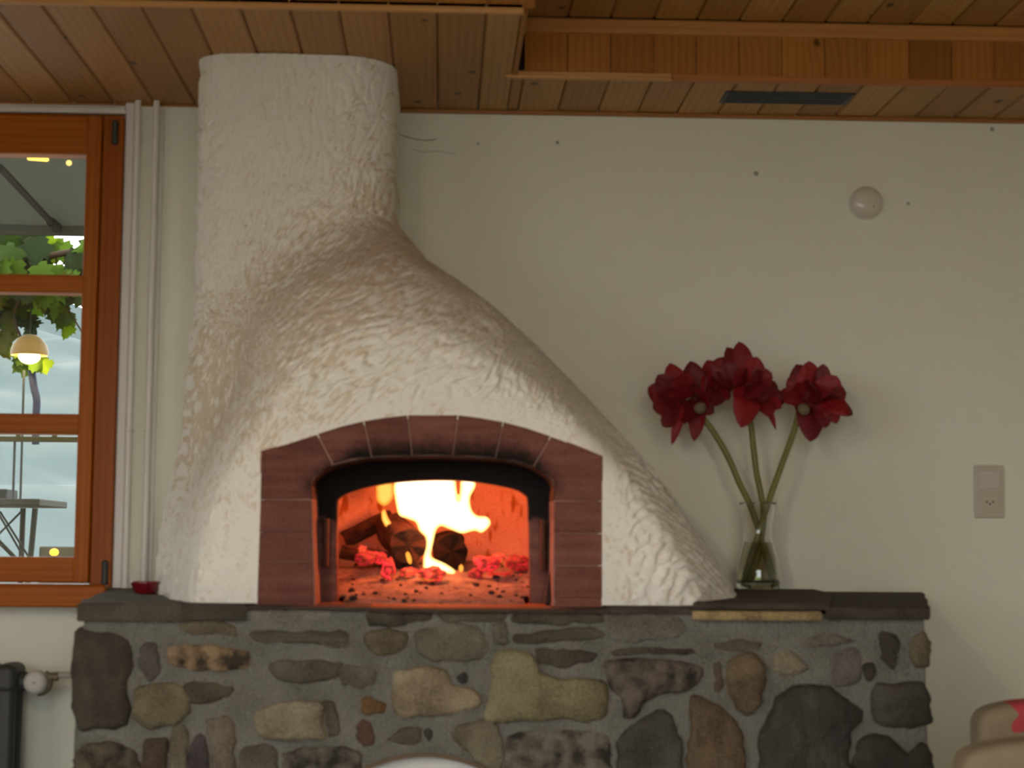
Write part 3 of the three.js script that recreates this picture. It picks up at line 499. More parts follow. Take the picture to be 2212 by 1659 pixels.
{
  const bt = mouthT(false), mt = mouthT(true); brickM.forEach((m) => { m.map = bt; });
  const mortarM = std({ map: mt, roughness: 0.95 }), sootM = matt({ color: rgb(0.014, 0.011, 0.010), roughness: 0.95 });
  const J = [[[685, 937], [719, 1004]], [[785, 909], [803, 988]], [[880, 896], [890, 985]], [[989, 896], [978, 985]], [[1087, 911], [1070, 990]], [[1190, 942], [1152, 1008]]];
  const bricks = [];
  for (let i = 0; i < 5; i++) { const [a, b] = J[i], [c, d] = J[i + 1]; bricks.push([a, [(a[0] + c[0]) / 2, (a[1] + c[1]) / 2 - [4, 3, 1.5, 3, 4][i]], c, d, [(b[0] + d[0]) / 2, (b[1] + d[1]) / 2 - [3, 0, 0, 0, 2][i]], b]); }
  bricks.push([[563, 974], [620, 957], [685, 937], [719, 1004], [697, 1018], [679, 1032], [672, 1048], [674, 1080], [561, 1080]]);
  bricks.push([[1190, 942], [1250, 963], [1302, 985], [1302, 1083], [1196, 1083], [1197, 1052], [1192, 1036], [1178, 1024], [1152, 1008]]);
  const yl = [1080, 1150, 1219, 1290, 1309];
  for (let i = 0; i < 4; i++) {
    const [a, b] = [yl[i], yl[i + 1]], L = (y) => lerp(561, 553, (y - 1080) / 228), I = (y) => lerp(674, 681, (y - 1080) / 228);
    bricks.push([[L(a), a], [I(a), a], [I(b), b], [L(b), b]], [[1196, a + 3], [1302, a + 3], [1302, b + 2], [1195, b + 2]]);
  }
  const r = rng(8);
  bricks.forEach((q, i) => {
    const w = px2(q, ZM), cx = w.reduce((s, p) => s + p.x, 0) / w.length, cy = w.reduce((s, p) => s + p.y, 0) / w.length;
    const inset = w.map((p) => { const dx = p.x - cx, dy = p.y - cy, l = Math.hypot(dx, dy); return new THREE.Vector2(p.x - dx / l * 0.0048, p.y - dy / l * 0.0048); });
    const g = new THREE.ExtrudeGeometry(new THREE.Shape(inset), { depth: 0.16, bevelEnabled: true, bevelThickness: 0.0025, bevelSize: 0.0022, bevelSegments: 2 }).translate(0, 0, ZM - 0.16 + 0.001 + (r() - 0.5) * 0.002);
    part(oven, 'brick', uvMouth(g), brickM[i % 4]);
  });
  const back = new THREE.Shape([feet[0], ...outArc, feet[3], feet[2], ...innArc.slice().reverse(), feet[1]]);
  part(oven, 'brick_mortar', uvMouth(new THREE.ExtrudeGeometry(back, { depth: 0.1595, bevelEnabled: false }).translate(0, 0, ZM - 0.16)), mortarM);
  // inner doorway wall and its opening
  const ZD = 0.84, door = px2([[727, 1301], [725, 1180], [726, 1090], [731, 1075], [748, 1064], [790, 1051], [850, 1040], [930, 1035], [1010, 1037], [1080, 1047], [1120, 1057], [1136, 1068], [1143, 1084], [1145, 1180], [1147, 1303]], ZD);
  const dw = smooth2(door, 80), fl = px2([[640, 1310], [640, 960], [1240, 960], [1240, 1312]], ZD);
  const ds = new THREE.Shape([fl[0], dw[0], ...dw.slice(1, -1), dw[80], fl[3], fl[2], fl[1]]);
  part(oven, 'inner_doorway', uvMouth(new THREE.ExtrudeGeometry(ds, { depth: 0.05, bevelEnabled: true, bevelThickness: 0.002, bevelSize: 0.002, bevelSegments: 1 }).translate(0, 0, ZD - 0.05)), matt({ map: bt, color: rgb(1.3, 1.4, 1.45), roughness: 0.9, bumpMap: stoneBump, bumpScale: 0.003 }));
  // slim reveal bricks either side between mouth and doorway, and the sooty throat above
  const iL = P(681, 1200, ZM).x, iR = P(1195, 1200, ZM).x;
  part(oven, 'throat_lining', new THREE.ExtrudeGeometry(new THREE.Shape([...innArc, ...innArc.map((p) => new THREE.Vector2(p.x * 1.012, p.y + 0.006)).reverse()]), { depth: ZM - ZD - 0.003, bevelEnabled: false }).translate(0, -0.002, ZD), sootM);
  // door runners: two rusty angle irons in the reveal
  const rust = std({ color: rgb(0.10, 0.035, 0.018), roughness: 0.9, metalness: 0.2 });
  for (const [x, y0, y1] of [[iL + 0.012, 1122, 1225], [iR - 0.013, 1120, 1232]]) part(oven, 'angle_iron', rbox(x - 0.004, x + 0.004, P(950, y1, 0.88).y, P(950, y0, 0.88).y, ZD + 0.004, ZD + 0.05, 0.001), rust);
  part(oven, 'angle_iron', between(P(1183, 1305, 0.96), P(1190, 1238, 0.92), 0.006, 0.004, 8), std({ color: rgb(0.03, 0.018, 0.014), roughness: 0.9 }));
  // hearth floor of fired tiles running from the mouth to the back of the chamber
  const hm = matt({ map: tex(256, 256, (u, v) => { const t = 0.10 * tileN(u, v, 5, 5, 71, 3) + 0.05 * tileN(u, v, 50, 50, 72, 2); return [0.34 + t, 0.13 + t * 0.5, 0.06 + t * 0.3]; }, true, [3, 3]), roughness: 0.8, bumpMap: stoneBump, bumpScale: 0.002 });
  for (let i = 0; i < 4; i++) for (let j = 0; j < 5; j++) { const x = lerp(iL + 0.002, iR - 0.002, i / 4), w = (iR - iL) / 4, z1 = 1.045 - j * 0.19; part(oven, 'hearth_tile', metreUV(rbox(x, x + w - 0.002, SHELF - 0.014, SHELF - 0.0005, z1 - 0.189, z1, 0.001), i + j), hm); }
  // vaulted chamber
  const cz = 0.47, RX = 0.43, RZ = 0.40, RY = 0.37, n = 64, m = 20, pos = [], idx = [];
  for (let j = 0; j <= m; j++) for (let i = 0; i <= n; i++) { const t = j / m * Math.PI / 2, a = i / n * 2 * Math.PI, k = Math.cos(t) ** 0.55, w = 1 + 0.025 * fbm(Math.cos(a) * 3, t * 4, Math.sin(a) * 3, 3); pos.push(RX * k * w * Math.cos(a) - 0.01, SHELF + 0.002 + RY * Math.sin(t) ** 0.85 * w, cz + RZ * k * w * Math.sin(a)); }
  for (let j = 0; j < m; j++) for (let i = 0; i < n; i++) { const a = j * (n + 1) + i, b = a + 1, c = a + n + 1, d = c + 1, x = pos[3 * a], y = pos[3 * a + 1], z = pos[3 * a + 2]; if (z > 0.76 && Math.abs(x) < 0.26 && y < SHELF + 0.27) continue; idx.push(a, b, c, b, d, c); }
  const cg = new THREE.BufferGeometry(); cg.setAttribute('position', new THREE.Float32BufferAttribute(pos, 3)); cg.setIndex(idx); cg.computeVertexNormals();
  const cuv = []; for (let i = 0; i < pos.length; i += 3) cuv.push(pos[i], pos[i + 1]); cg.setAttribute('uv', new THREE.Float32BufferAttribute(cuv, 2));
  part(oven, 'chamber_vault', cg, std({ map: tex(512, 512, (u, v) => { const t = 0.10 * tileN(u, v, 7, 7, 81, 4) + 0.06 * tileN(u, v, 40, 40, 82, 2), s = sstep(0.1, 0.3, tileN(u, v, 22, 6, 83, 3)) * 0.25; return [0.55 + t - s, 0.36 + t - s, 0.26 + t * 0.8 - s].map((c) => Math.max(0.03, c)); }, true, [2, 2]), roughness: 0.95, side: THREE.DoubleSide, bumpMap: stoneBump, bumpScale: 0.006 }));
}

// ------------------------------------------------------------------ ash, logs, embers, flames
{
  const hearth = SHELF + 0.004, ashY = (x, z) => hearth + 0.004 + 0.052 * sstep(0.86, 0.30, z) + 0.028 * Math.exp(-((x + 0.02) ** 2 + (z - 0.42) ** 2) / 0.03) + 0.035 * sstep(0.12, 0.32, x) * sstep(0.85, 0.5, z) + 0.012 * fbm(x * 22, z * 22, 4, 3) * sstep(0.93, 0.8, z) - 0.012 * sstep(0.86, 0.93, z);
  const n = 110, m = 110, pos = [], idx = [], uv = [], r = rng(19);
  for (let j = 0; j <= m; j++) for (let i = 0; i <= n; i++) { const z = lerp(0.09, 0.92, j / m), w = z > 0.78 ? lerp(0.235, 0.185, sstep(0.78, 0.80, z)) : 0.40 * Math.sqrt(Math.max(0.02, 1 - ((z - 0.47) / 0.42) ** 2)) + 0.01, x = lerp(-w, w, i / n) - 0.01; pos.push(x, Math.max(hearth - 0.006, ashY(x, z)), z); uv.push(x, z); }
  for (let j = 0; j < m; j++) for (let i = 0; i < n; i++) { const a = j * (n + 1) + i, b = a + 1, c = a + n + 1, d = c + 1; idx.push(a, c, b, b, c, d); }
  const g = new THREE.BufferGeometry(); g.setAttribute('position', new THREE.Float32BufferAttribute(pos, 3)); g.setAttribute('uv', new THREE.Float32BufferAttribute(uv, 2)); g.setIndex(idx); g.computeVertexNormals();
  const ashM = std({ map: tex(512, 512, (u, v) => { const t = 0.5 * tileN(u, v, 9, 9, 91, 4), s = 0.8 * sstep(0.16, 0.3, tileN(u, v, 22, 22, 92, 3)); return [lerp(0.19 + t * 0.4, 0.04, s), lerp(0.16 + t * 0.35, 0.03, s), lerp(0.155 + t * 0.35, 0.028, s)]; }, true, [2.5, 2.5]), roughness: 1, bumpMap: stoneBump, bumpScale: 0.012 });
  const ash = solo('ash_bed', 'grey brown ash bed with crumbs of charcoal on the oven hearth', 'ash', g, ashM); ash.userData.kind = 'stuff';
  const rock = (s, seed, sx = 1, sy = 0.7, sz = 1) => { const q = new THREE.IcosahedronGeometry(s, 2), p = q.attributes.position; for (let i = 0; i < p.count; i++) { const v = V(p.getX(i), p.getY(i), p.getZ(i)); v.multiplyScalar(1 + 0.45 * N(v.x / s * 1.3 + seed * 3.1, v.y / s * 1.3, v.z / s * 1.3 + seed)); p.setXYZ(i, v.x * sx, v.y * sy, v.z * sz); } q.computeVertexNormals(); return q; };
  const crumbs = []; for (let i = 0; i < 70; i++) { const z = lerp(0.25, 0.9, r()), x = (r() - 0.5) * 0.4, s = 0.003 + 0.008 * r() * r(); crumbs.push(rock(s, i, 1, 0.7, 1).translate(x, ashY(x, z) + s * 0.3, z)); }
  const cr = solo('charcoal_crumbs', 'small black charcoal crumbs scattered over the ash', 'charcoal', mergeGeometries(crumbs), std({ color: rgb(0.03, 0.022, 0.02), roughness: 1 })); cr.userData.kind = 'stuff';
  // logs: bark-furrowed billets
  const barkT = tex(256, 256, (u, v) => { const f = tileN(u, v, 22, 5, 101, 3), t = clamp(0.5 + 1.4 * f); return [lerp(0.02, 0.16, t), lerp(0.012, 0.07, t), lerp(0.009, 0.036, t)]; }, true);
  const log = (name, label, a, b, rad, seed, mat) => {
    const L = a.distanceTo(b), q = new THREE.CylinderGeometry(rad, rad * 1.04, L, 26, 10), p = q.attributes.position;
    for (let i = 0; i < p.count; i++) { const x = p.getX(i), y = p.getY(i), z = p.getZ(i), l = Math.hypot(x, z); if (l < 1e-5) continue; const an = Math.atan2(z, x), w = 1 + 0.20 * N(Math.cos(an) * 1.4, y * 9, Math.sin(an) * 1.4 + seed * 3) + 0.07 * N(Math.cos(an) * 6, y * 30, Math.sin(an) * 6 + seed); p.setXYZ(i, x * w, y + 0.02 * N(x * 30, z * 30, seed), z * w); }
    q.computeVertexNormals(); q.applyQuaternion(new THREE.Quaternion().setFromUnitVectors(V(0, 1, 0), b.clone().sub(a).normalize())).translate((a.x + b.x) / 2, (a.y + b.y) / 2, (a.z + b.z) / 2);
    return solo(name, label, 'log', q, mat);
  };
  const bark = std({ map: barkT, roughness: 1, bumpMap: stoneBump, bumpScale: 0.02 }), char = matt({ color: rgb(0.007, 0.004, 0.003), roughness: 0.95 });
  log('firewood_log', 'brown bark covered log lying in the fire on the left of the flame stem', P(850, 1148, 0.28), P(884, 1178, 0.54), 0.040, 2, bark);
  log('firewood_log', 'charred black log end facing out, right under the main flame', P(968, 1178, 0.32), P(974, 1192, 0.53), 0.038, 5, char);
  log('firewood_log', 'thin brown stick of wood leaning at the left back of the fire', P(745, 1165, 0.22), P(842, 1120, 0.26), 0.02, 7, bark);
  log('firewood_log', 'brown half burnt billet lying low at the left of the embers', P(745, 1192, 0.40), P(876, 1215, 0.50), 0.017, 9, bark);
  // embers
  const emT = tex(256, 256, (u, v) => { const t = sstep(-0.16, 0.2, tileN(u, v, 10, 10, 131, 4)), h = sstep(0.05, 0.3, tileN(u, v, 6, 6, 133, 3)); return [0.12 + 0.88 * t, 0.06 + 0.5 * t * t + 0.9 * h, 0.08 + 0.9 * t * t]; });
  const em = [rgb(1.1, 0.05, 0.045), rgb(0.42, 0.014, 0.016), rgb(1.15, 0.13, 0.05)].map((c) => new THREE.MeshStandardMaterial({ color: rgb(0.12, 0.04, 0.035), emissive: c, emissiveMap: emT, emissiveIntensity: 1.0, roughness: 1 }));
  const E = [[905, 1258, 0.034, 0, 'broad glowing red ember in front of the flame stem', 1.5, 0.8], [934, 1240, 0.028, 2, 'bright orange red ember right under the flame foot', 1.3, 0.8], [883, 1236, 0.022, 2, 'small bright ember with an orange tip left of the flame foot', 1.2, 0.7], [888, 1270, 0.016, 0, 'small red ember in front of the broad glowing ember', 1, 0.8], [838, 1228, 0.020, 0, 'narrow red ember standing upright in the left of the fire', 0.6, 1.6], [818, 1205, 0.020, 0, 'red ember leaning between ash and left log', 0.9, 1], [790, 1205, 0.024, 1, 'dark red ember low at the left of the fire', 1.3, 0.9], [782, 1186, 0.012, 2, 'pinkish glowing tip of an ember at far left', 0.8, 0.9], [1050, 1218, 0.028, 0, 'red glowing ember right of the black log', 1.2, 0.9], [1078, 1205, 0.020, 2, 'orange red ember at the back of the right ember heap', 1.2, 0.7], [1120, 1215, 0.032, 1, 'large dark red coal beside the right jamb', 1.3, 0.75], [1085, 1246, 0.026, 1, 'dark red coal in front of the right ember heap', 1.5, 0.6], [1028, 1240, 0.020, 1, 'dull red coal right of the flame foot', 1, 0.9], [1130, 1248, 0.016, 0, 'small red ember in front of the large dark coal', 1.2, 0.7]];
  const bases = [rock(1, 3, 1, 1, 1), rock(1, 8, 1, 1, 1), rock(1, 14, 1, 1, 1)];
  E.forEach(([x, y, s, k, label, sx, sy], i) => { const z = lerp(0.62, 0.5, r()), p = P(x, y, z), q = solo('ember', label, 'ember', bases[i % 3], em[k], [p.x, p.y, z], 'glowing embers in the oven fire'); q.scale.set(s * sx * 0.85, s * sy * 0.8, s * 0.8); q.rotation.y = r() * 6; });
  // flames: solid tongues, thickest in the middle
  function flame(name, label, pts, z, thick, core, edge, alpha = 1, group) {
    const poly = new THREE.SplineCurve([...pts, pts[0]].map(([x, y]) => { const p = P(x, y, z); return new THREE.Vector2(p.x, p.y); })).getSpacedPoints(pts.length * 6).slice(0, -1);
    const xs = poly.map((p) => p.x), ys = poly.map((p) => p.y), st = 0.0032, x0 = Math.min(...xs) - st, y0 = Math.min(...ys) - st, nx = Math.ceil((Math.max(...xs) - x0) / st) + 2, ny = Math.ceil((Math.max(...ys) - y0) / st) + 2;
    const near = (p) => { let b = null, d = 1e9; poly.forEach((a, i) => { const c = poly[(i + 1) % poly.length], dx = c.x - a.x, dy = c.y - a.y, t = clamp(((p.x - a.x) * dx + (p.y - a.y) * dy) / (dx * dx + dy * dy || 1)), q = { x: a.x + dx * t, y: a.y + dy * t }, e = Math.hypot(p.x - q.x, p.y - q.y); if (e < d) { d = e; b = q; } }); return b; };
    const G = []; for (let j = 0; j < ny; j++) for (let i = 0; i < nx; i++) { const p = { x: x0 + i * st, y: y0 + j * st }; G.push({ p, d: -polyDist(p, poly) }); }
    const id = new Map(), vp = [], vd = [];
    const vert = (k) => { if (!id.has(k)) { const g = G[k]; id.set(k, vd.length); if (g.d > 0) { vp.push(g.p.x, g.p.y); vd.push(g.d); } else { const q = near(g.p); vp.push(q.x, q.y); vd.push(0); } } return id.get(k); };
    const tri = []; for (let j = 0; j < ny - 1; j++) for (let i = 0; i < nx - 1; i++) { const q = [j * nx + i, j * nx + i + 1, (j + 1) * nx + i + 1, (j + 1) * nx + i]; if (!q.some((k) => G[k].d > 0)) continue; const [a, b, c, d] = q.map(vert); tri.push(a, b, c, a, c, d); }
    const nV = vd.length, pos = [], col = [], idx = [];
    for (const s of [1, -1]) for (let i = 0; i < nV; i++) { const d = vd[i], t = Math.sqrt(clamp(d / thick)) * thick; pos.push(vp[2 * i], vp[2 * i + 1], z + s * t * 0.9 + 0.006 * N(vp[2 * i] * 25, vp[2 * i + 1] * 18, 3)); const w = sstep(0.0, 0.011, d); for (let k = 0; k < 3; k++) col.push(lerp(edge[k], core[k], w)); }
    for (let i = 0; i < tri.length; i += 3) { idx.push(tri[i], tri[i + 1], tri[i + 2], tri[i] + nV, tri[i + 2] + nV, tri[i + 1] + nV); }
    const g = new THREE.BufferGeometry(); g.setAttribute('position', new THREE.Float32BufferAttribute(pos, 3)); g.setAttribute('color', new THREE.Float32BufferAttribute(col, 3)); g.setIndex(idx); g.computeVertexNormals();
    const mesh = solo(name, label, 'flame', g, new THREE.MeshBasicMaterial({ vertexColors: true, transparent: alpha < 1, opacity: alpha }), [0, 0, 0], group);
    mesh.castShadow = false; return mesh;
  }
  const hot = [2.2, 1.9, 1.1], yel = [1.6, 0.95, 0.22], org = [1.3, 0.42, 0.05], gr = 'flames in the oven';
  flame('flame', 'large white hot flame rising to the top of the oven mouth', [[855, 1085], [851, 1055], [856, 1030], [872, 1012], [905, 1006], [950, 1004], [980, 1012], [985, 1050], [990, 1082], [994, 1060], [995, 1040], [1000, 1026], [1012, 1022], [1025, 1036], [1026, 1052], [1015, 1075], [1018, 1100], [1030, 1114], [1052, 1117], [1059, 1132], [1042, 1150], [1025, 1146], [1000, 1152], [985, 1148], [970, 1142], [952, 1136], [942, 1146], [936, 1170], [931, 1198], [938, 1207], [962, 1218], [983, 1233], [977, 1240], [952, 1234], [934, 1226], [925, 1242], [916, 1232], [915, 1205], [921, 1180], [919, 1160], [906, 1146], [898, 1128], [880, 1120], [862, 1112]], 0.60, 0.045, hot, yel, 1, gr);
  flame('flame', 'small upright yellow flame left of the main flame', [[824, 1106], [831, 1101], [838, 1118], [848, 1138], [843, 1158], [836, 1142], [826, 1124]], 0.40, 0.02, yel, org, 1, gr);
  flame('flame', 'faint amber flame licking the vault at upper left', [[812, 1050], [824, 1040], [848, 1044], [850, 1072], [838, 1090], [826, 1092], [814, 1080]], 0.34, 0.03, [1.3, 0.7, 0.12], [0.9, 0.3, 0.03], 0.6, gr);
  flame('flame', 'tiny yellow flame at the end of the left log', [[876, 1196], [882, 1192], [889, 1206], [888, 1218], [881, 1214]], 0.66, 0.012, [1.3, 0.6, 0.1], org, 1, gr);
  flame('flame', 'tiny yellow flame at the foot of the black log', [[991, 1224], [997, 1219], [1001, 1228], [997, 1236], [992, 1233]], 0.60, 0.012, [1.3, 0.6, 0.1], org, 1, gr);
  const f = P(935, 1090, 0.568);
  const mk = (p, i, rad, c) => { const l = new THREE.PointLight(rgb(...c), i, 0, 2); l.position.copy(p); l.castShadow = true; l.shadow.radius = rad; l.name = 'flame_glow'; scene.add(l); };
  mk(f, FIRE, 2, [1, 0.14, 0.028]);
}

// ------------------------------------------------------------------ vase and amaryllis
{
  const zv = 0.17, p0 = P(1638, 1281, zv), X0 = p0.x, top = SHELF + 0.013, sc = (DW - zv) / F;
  const yy = (py) => P(1638, py, zv).y - top;
  const prof = [[0.0, 0], [44, 0], [45.5, 0.004], [46.5, yy(1245)], [45, yy(1225)], [40, yy(1200)], [34, yy(1178)], [30.5, yy(1158)], [29.5, yy(1146)], [31, yy(1130)], [35, yy(1112)], [39, yy(1096)], [40.5, yy(1086)]].map(([r, y]) => [r * sc, y]);
  const outer = new THREE.SplineCurve(prof.slice(2).map((p) => new THREE.Vector2(...p))).getSpacedPoints(40), t = 0.003;
  const inner = outer.slice(3).map((p) => new THREE.Vector2(p.x - t, p.y)).reverse();
  const vase = thing('flower_vase', 'clear hourglass shaped glass vase holding three amaryllis stems', 'vase', [X0, top, zv]);
  const glassM = new THREE.MeshPhysicalMaterial({ color: 0xffffff, transmission: 1, thickness: 0.05, roughness: 0.01, ior: 1.5, attenuationColor: rgb(0.75, 0.82, 0.72), attenuationDistance: 0.12 });
  part(vase, 'glass', new THREE.LatheGeometry([new THREE.Vector2(0, 0), new THREE.Vector2(prof[1][0], 0), ...outer, ...inner, new THREE.Vector2(0.02, 0.014), new THREE.Vector2(0, 0.013)], 64), glassM);
  const yw = yy(1172), wl = outer.filter((p) => p.y > 0.016 && p.y < yw).map((p) => new THREE.Vector2(p.x - t - 0.0006, p.y));
  part(vase, 'water', new THREE.LatheGeometry([new THREE.Vector2(0, 0.0155), new THREE.Vector2(0.02, 0.0155), ...wl, new THREE.Vector2(wl[wl.length - 1].x, yw), new THREE.Vector2(0, yw)], 48), new THREE.MeshPhysicalMaterial({ color: 0xffffff, transmission: 1, thickness: 0.06, roughness: 0, ior: 1.33, attenuationColor: rgb(0.62, 0.66, 0.42), attenuationDistance: 0.10 }));

  const stemM = std({ color: rgb(0.20, 0.20, 0.05), roughness: 0.5 }), sheathM = matt({ color: rgb(0.17, 0.13, 0.075), roughness: 0.8 });
  const petalM = [[0.19, 0.003, 0.006], [0.14, 0.002, 0.005], [0.25, 0.005, 0.007]].map((c) => new THREE.MeshPhysicalMaterial({ color: rgb(...c), roughness: 0.6, side: THREE.DoubleSide, bumpMap: pineBump, bumpScale: 0.0008 }));
  let seed = 1;
  function petal(b, tip, width, bend, roll) {              // a recurved petal from the throat b to its tip
    const d = tip.clone().sub(b), L = d.length(), dir = d.clone().normalize();
    const face = V(0.15 * Math.sin(seed * 2.1), 0.1 * Math.cos(seed * 1.7), 1).normalize(), side = V().crossVectors(dir, face).normalize().applyAxisAngle(dir, roll), nrm = V().crossVectors(side, dir).normalize();
    const nu = 14, nv = 8, pos = [], uv = [], idx = [], s = seed++ * 5.3;
    for (let i = 0; i <= nu; i++) for (let j = 0; j <= nv; j++) {
      const u = i / nu, v = j / nv * 2 - 1, w = width * 0.5 * (Math.sin(Math.PI * Math.min(1, 0.08 + 0.92 * u ** 0.85)) ** 0.62 * (u > 0.97 ? 0.45 : 1));
      const rip = 0.10 * w * Math.sin(u * 15 + s) * v * v + 0.004 * N(u * 4, v * 3, s);
      const q = b.clone().addScaledVector(dir, L * u).addScaledVector(side, w * v).addScaledVector(nrm, bend * L * (Math.sin(Math.PI * u * 0.9)) - 0.25 * w * v * v + rip + 0.12 * w * (1 - Math.abs(v)) * -1);
      pos.push(q.x, q.y, q.z); uv.push(v * 0.02 + s, u * L);
    }
    for (let i = 0; i < nu; i++) for (let j = 0; j < nv; j++) { const a = i * (nv + 1) + j, c = a + 1, e = a + nv + 1, f = e + 1; idx.push(a, c, e, c, f, e); }
    const g = new THREE.BufferGeometry(); g.setAttribute('position', new THREE.Float32BufferAttribute(pos, 3)); g.setAttribute('uv', new THREE.Float32BufferAttribute(uv, 2)); g.setIndex(idx); g.computeVertexNormals();
    return g;
  }
  const heads = [
    { label: 'left amaryllis stem bending outwards under a dark red flower cluster', stem: [[1505, 890, 0.17], [1526, 912, 0.172], [1552, 950, 0.175], [1576, 994, 0.18], [1598, 1045, 0.185], [1621, 1092, 0.185], [1640, 1150, 0.18], [1654, 1210, 0.175], [1663, 1266, 0.17]], knot: [1505, 885, 0.17],
      flowers: [
        { c: [1468, 868, 0.20], t: [[1399, 836, 62, .22], [1420, 808, 60, .24], [1446, 785, 58, .20], [1410, 884, 66, .21], [1428, 922, 56, .25], [1449, 963, 24, .22], [1480, 800, 64, .27]] },
        { c: [1505, 858, 0.16], t: [[1492, 780, 60, .15], [1512, 804, 58, .12], [1498, 956, 42, .20], [1479, 918, 48, .24], [1540, 892, 46, .12], [1534, 850, 56, .24]] },
        { c: [1545, 838, 0.13], t: [[1528, 778, 56, .11], [1562, 771, 60, .13], [1582, 806, 60, .16], [1512, 822, 58, .18], [1574, 866, 42, .17], [1538, 880, 48, .20]] }] },
    { label: 'middle amaryllis stem standing upright with the tallest dark red flower', stem: [[1616, 880, 0.16], [1623, 925, 0.16], [1628, 970, 0.162], [1634, 1020, 0.165], [1644, 1070, 0.17], [1650, 1110, 0.17], [1645, 1160, 0.165], [1634, 1215, 0.16], [1622, 1266, 0.155]], knot: [1614, 878, 0.17],
      flowers: [
        { c: [1612, 832, 0.19], t: [[1597, 738, 58, .17], [1570, 752, 48, .14], [1634, 770, 66, .21], [1668, 806, 66, .22], [1671, 848, 66, .18], [1597, 927, 66, .25], [1586, 800, 54, .25], [1640, 862, 54, .27]] },
        { c: [1648, 858, 0.17], t: [[1700, 862, 46, .17], [1676, 931, 16, .20], [1664, 905, 44, .22], [1630, 800, 62, .24], [1688, 884, 40, .21], [1672, 826, 48, .14]] }] },
    { label: 'right amaryllis stem leaning right with a dark red flower cluster', stem: [[1726, 888, 0.17], [1718, 922, 0.17], [1706, 958, 0.172], [1688, 1006, 0.178], [1668, 1062, 0.182], [1652, 1108, 0.186], [1638, 1155, 0.19], [1622, 1212, 0.19], [1609, 1262, 0.185]], knot: [1726, 888, 0.18],
      flowers: [
        { c: [1746, 852, 0.17], t: [[1702, 816, 60, .18], [1720, 788, 60, .15], [1746, 779, 60, .19], [1690, 868, 44, .20], [1748, 957, 70, .23], [1684, 850, 40, .14], [1764, 846, 64, .28]] },
        { c: [1776, 858, 0.20], t: [[1779, 786, 46, .21], [1808, 812, 62, .22], [1827, 848, 62, .19], [1843, 896, 40, .22], [1832, 900, 52, .26], [1806, 918, 48, .24], [1783, 926, 44, .25], [1796, 838, 70, .29]] }] },
  ];
  heads.forEach((h, k) => {
    const pts = h.stem.map(([x, y, z]) => P(x, y, z)), a = thing('amaryllis_stem', h.label, 'amaryllis', [0, 0, 0], 'amaryllis in the glass vase');
    part(a, 'stem', tube(pts, 0.0078, 60, 12), stemM);
    const kp = P(...h.knot); part(a, 'flower_base', new THREE.SphereGeometry(0.0125, 16, 12).scale(1.15, 1.25, 0.7).rotateZ(k - 1).translate(kp.x, kp.y, kp.z + (k === 1 ? 0 : 0.055)), sheathM, 'pale green knot where the flowers meet the stem');
    h.flowers.forEach((f, i) => {
      const c = P(...f.c); part(a, 'flower_tube', between(kp, c, 0.008, 0.013, 10), petalM[1]);
      f.t.forEach(([x, y, w, z], j) => part(a, 'petal', petal(c, P(x, y, z), w * sc, 0.10 + 0.05 * ((j * 7) % 3), ((j * 5) % 4 - 1.5) * 0.22), petalM[(i + j) % 3]));
    });
  });
}

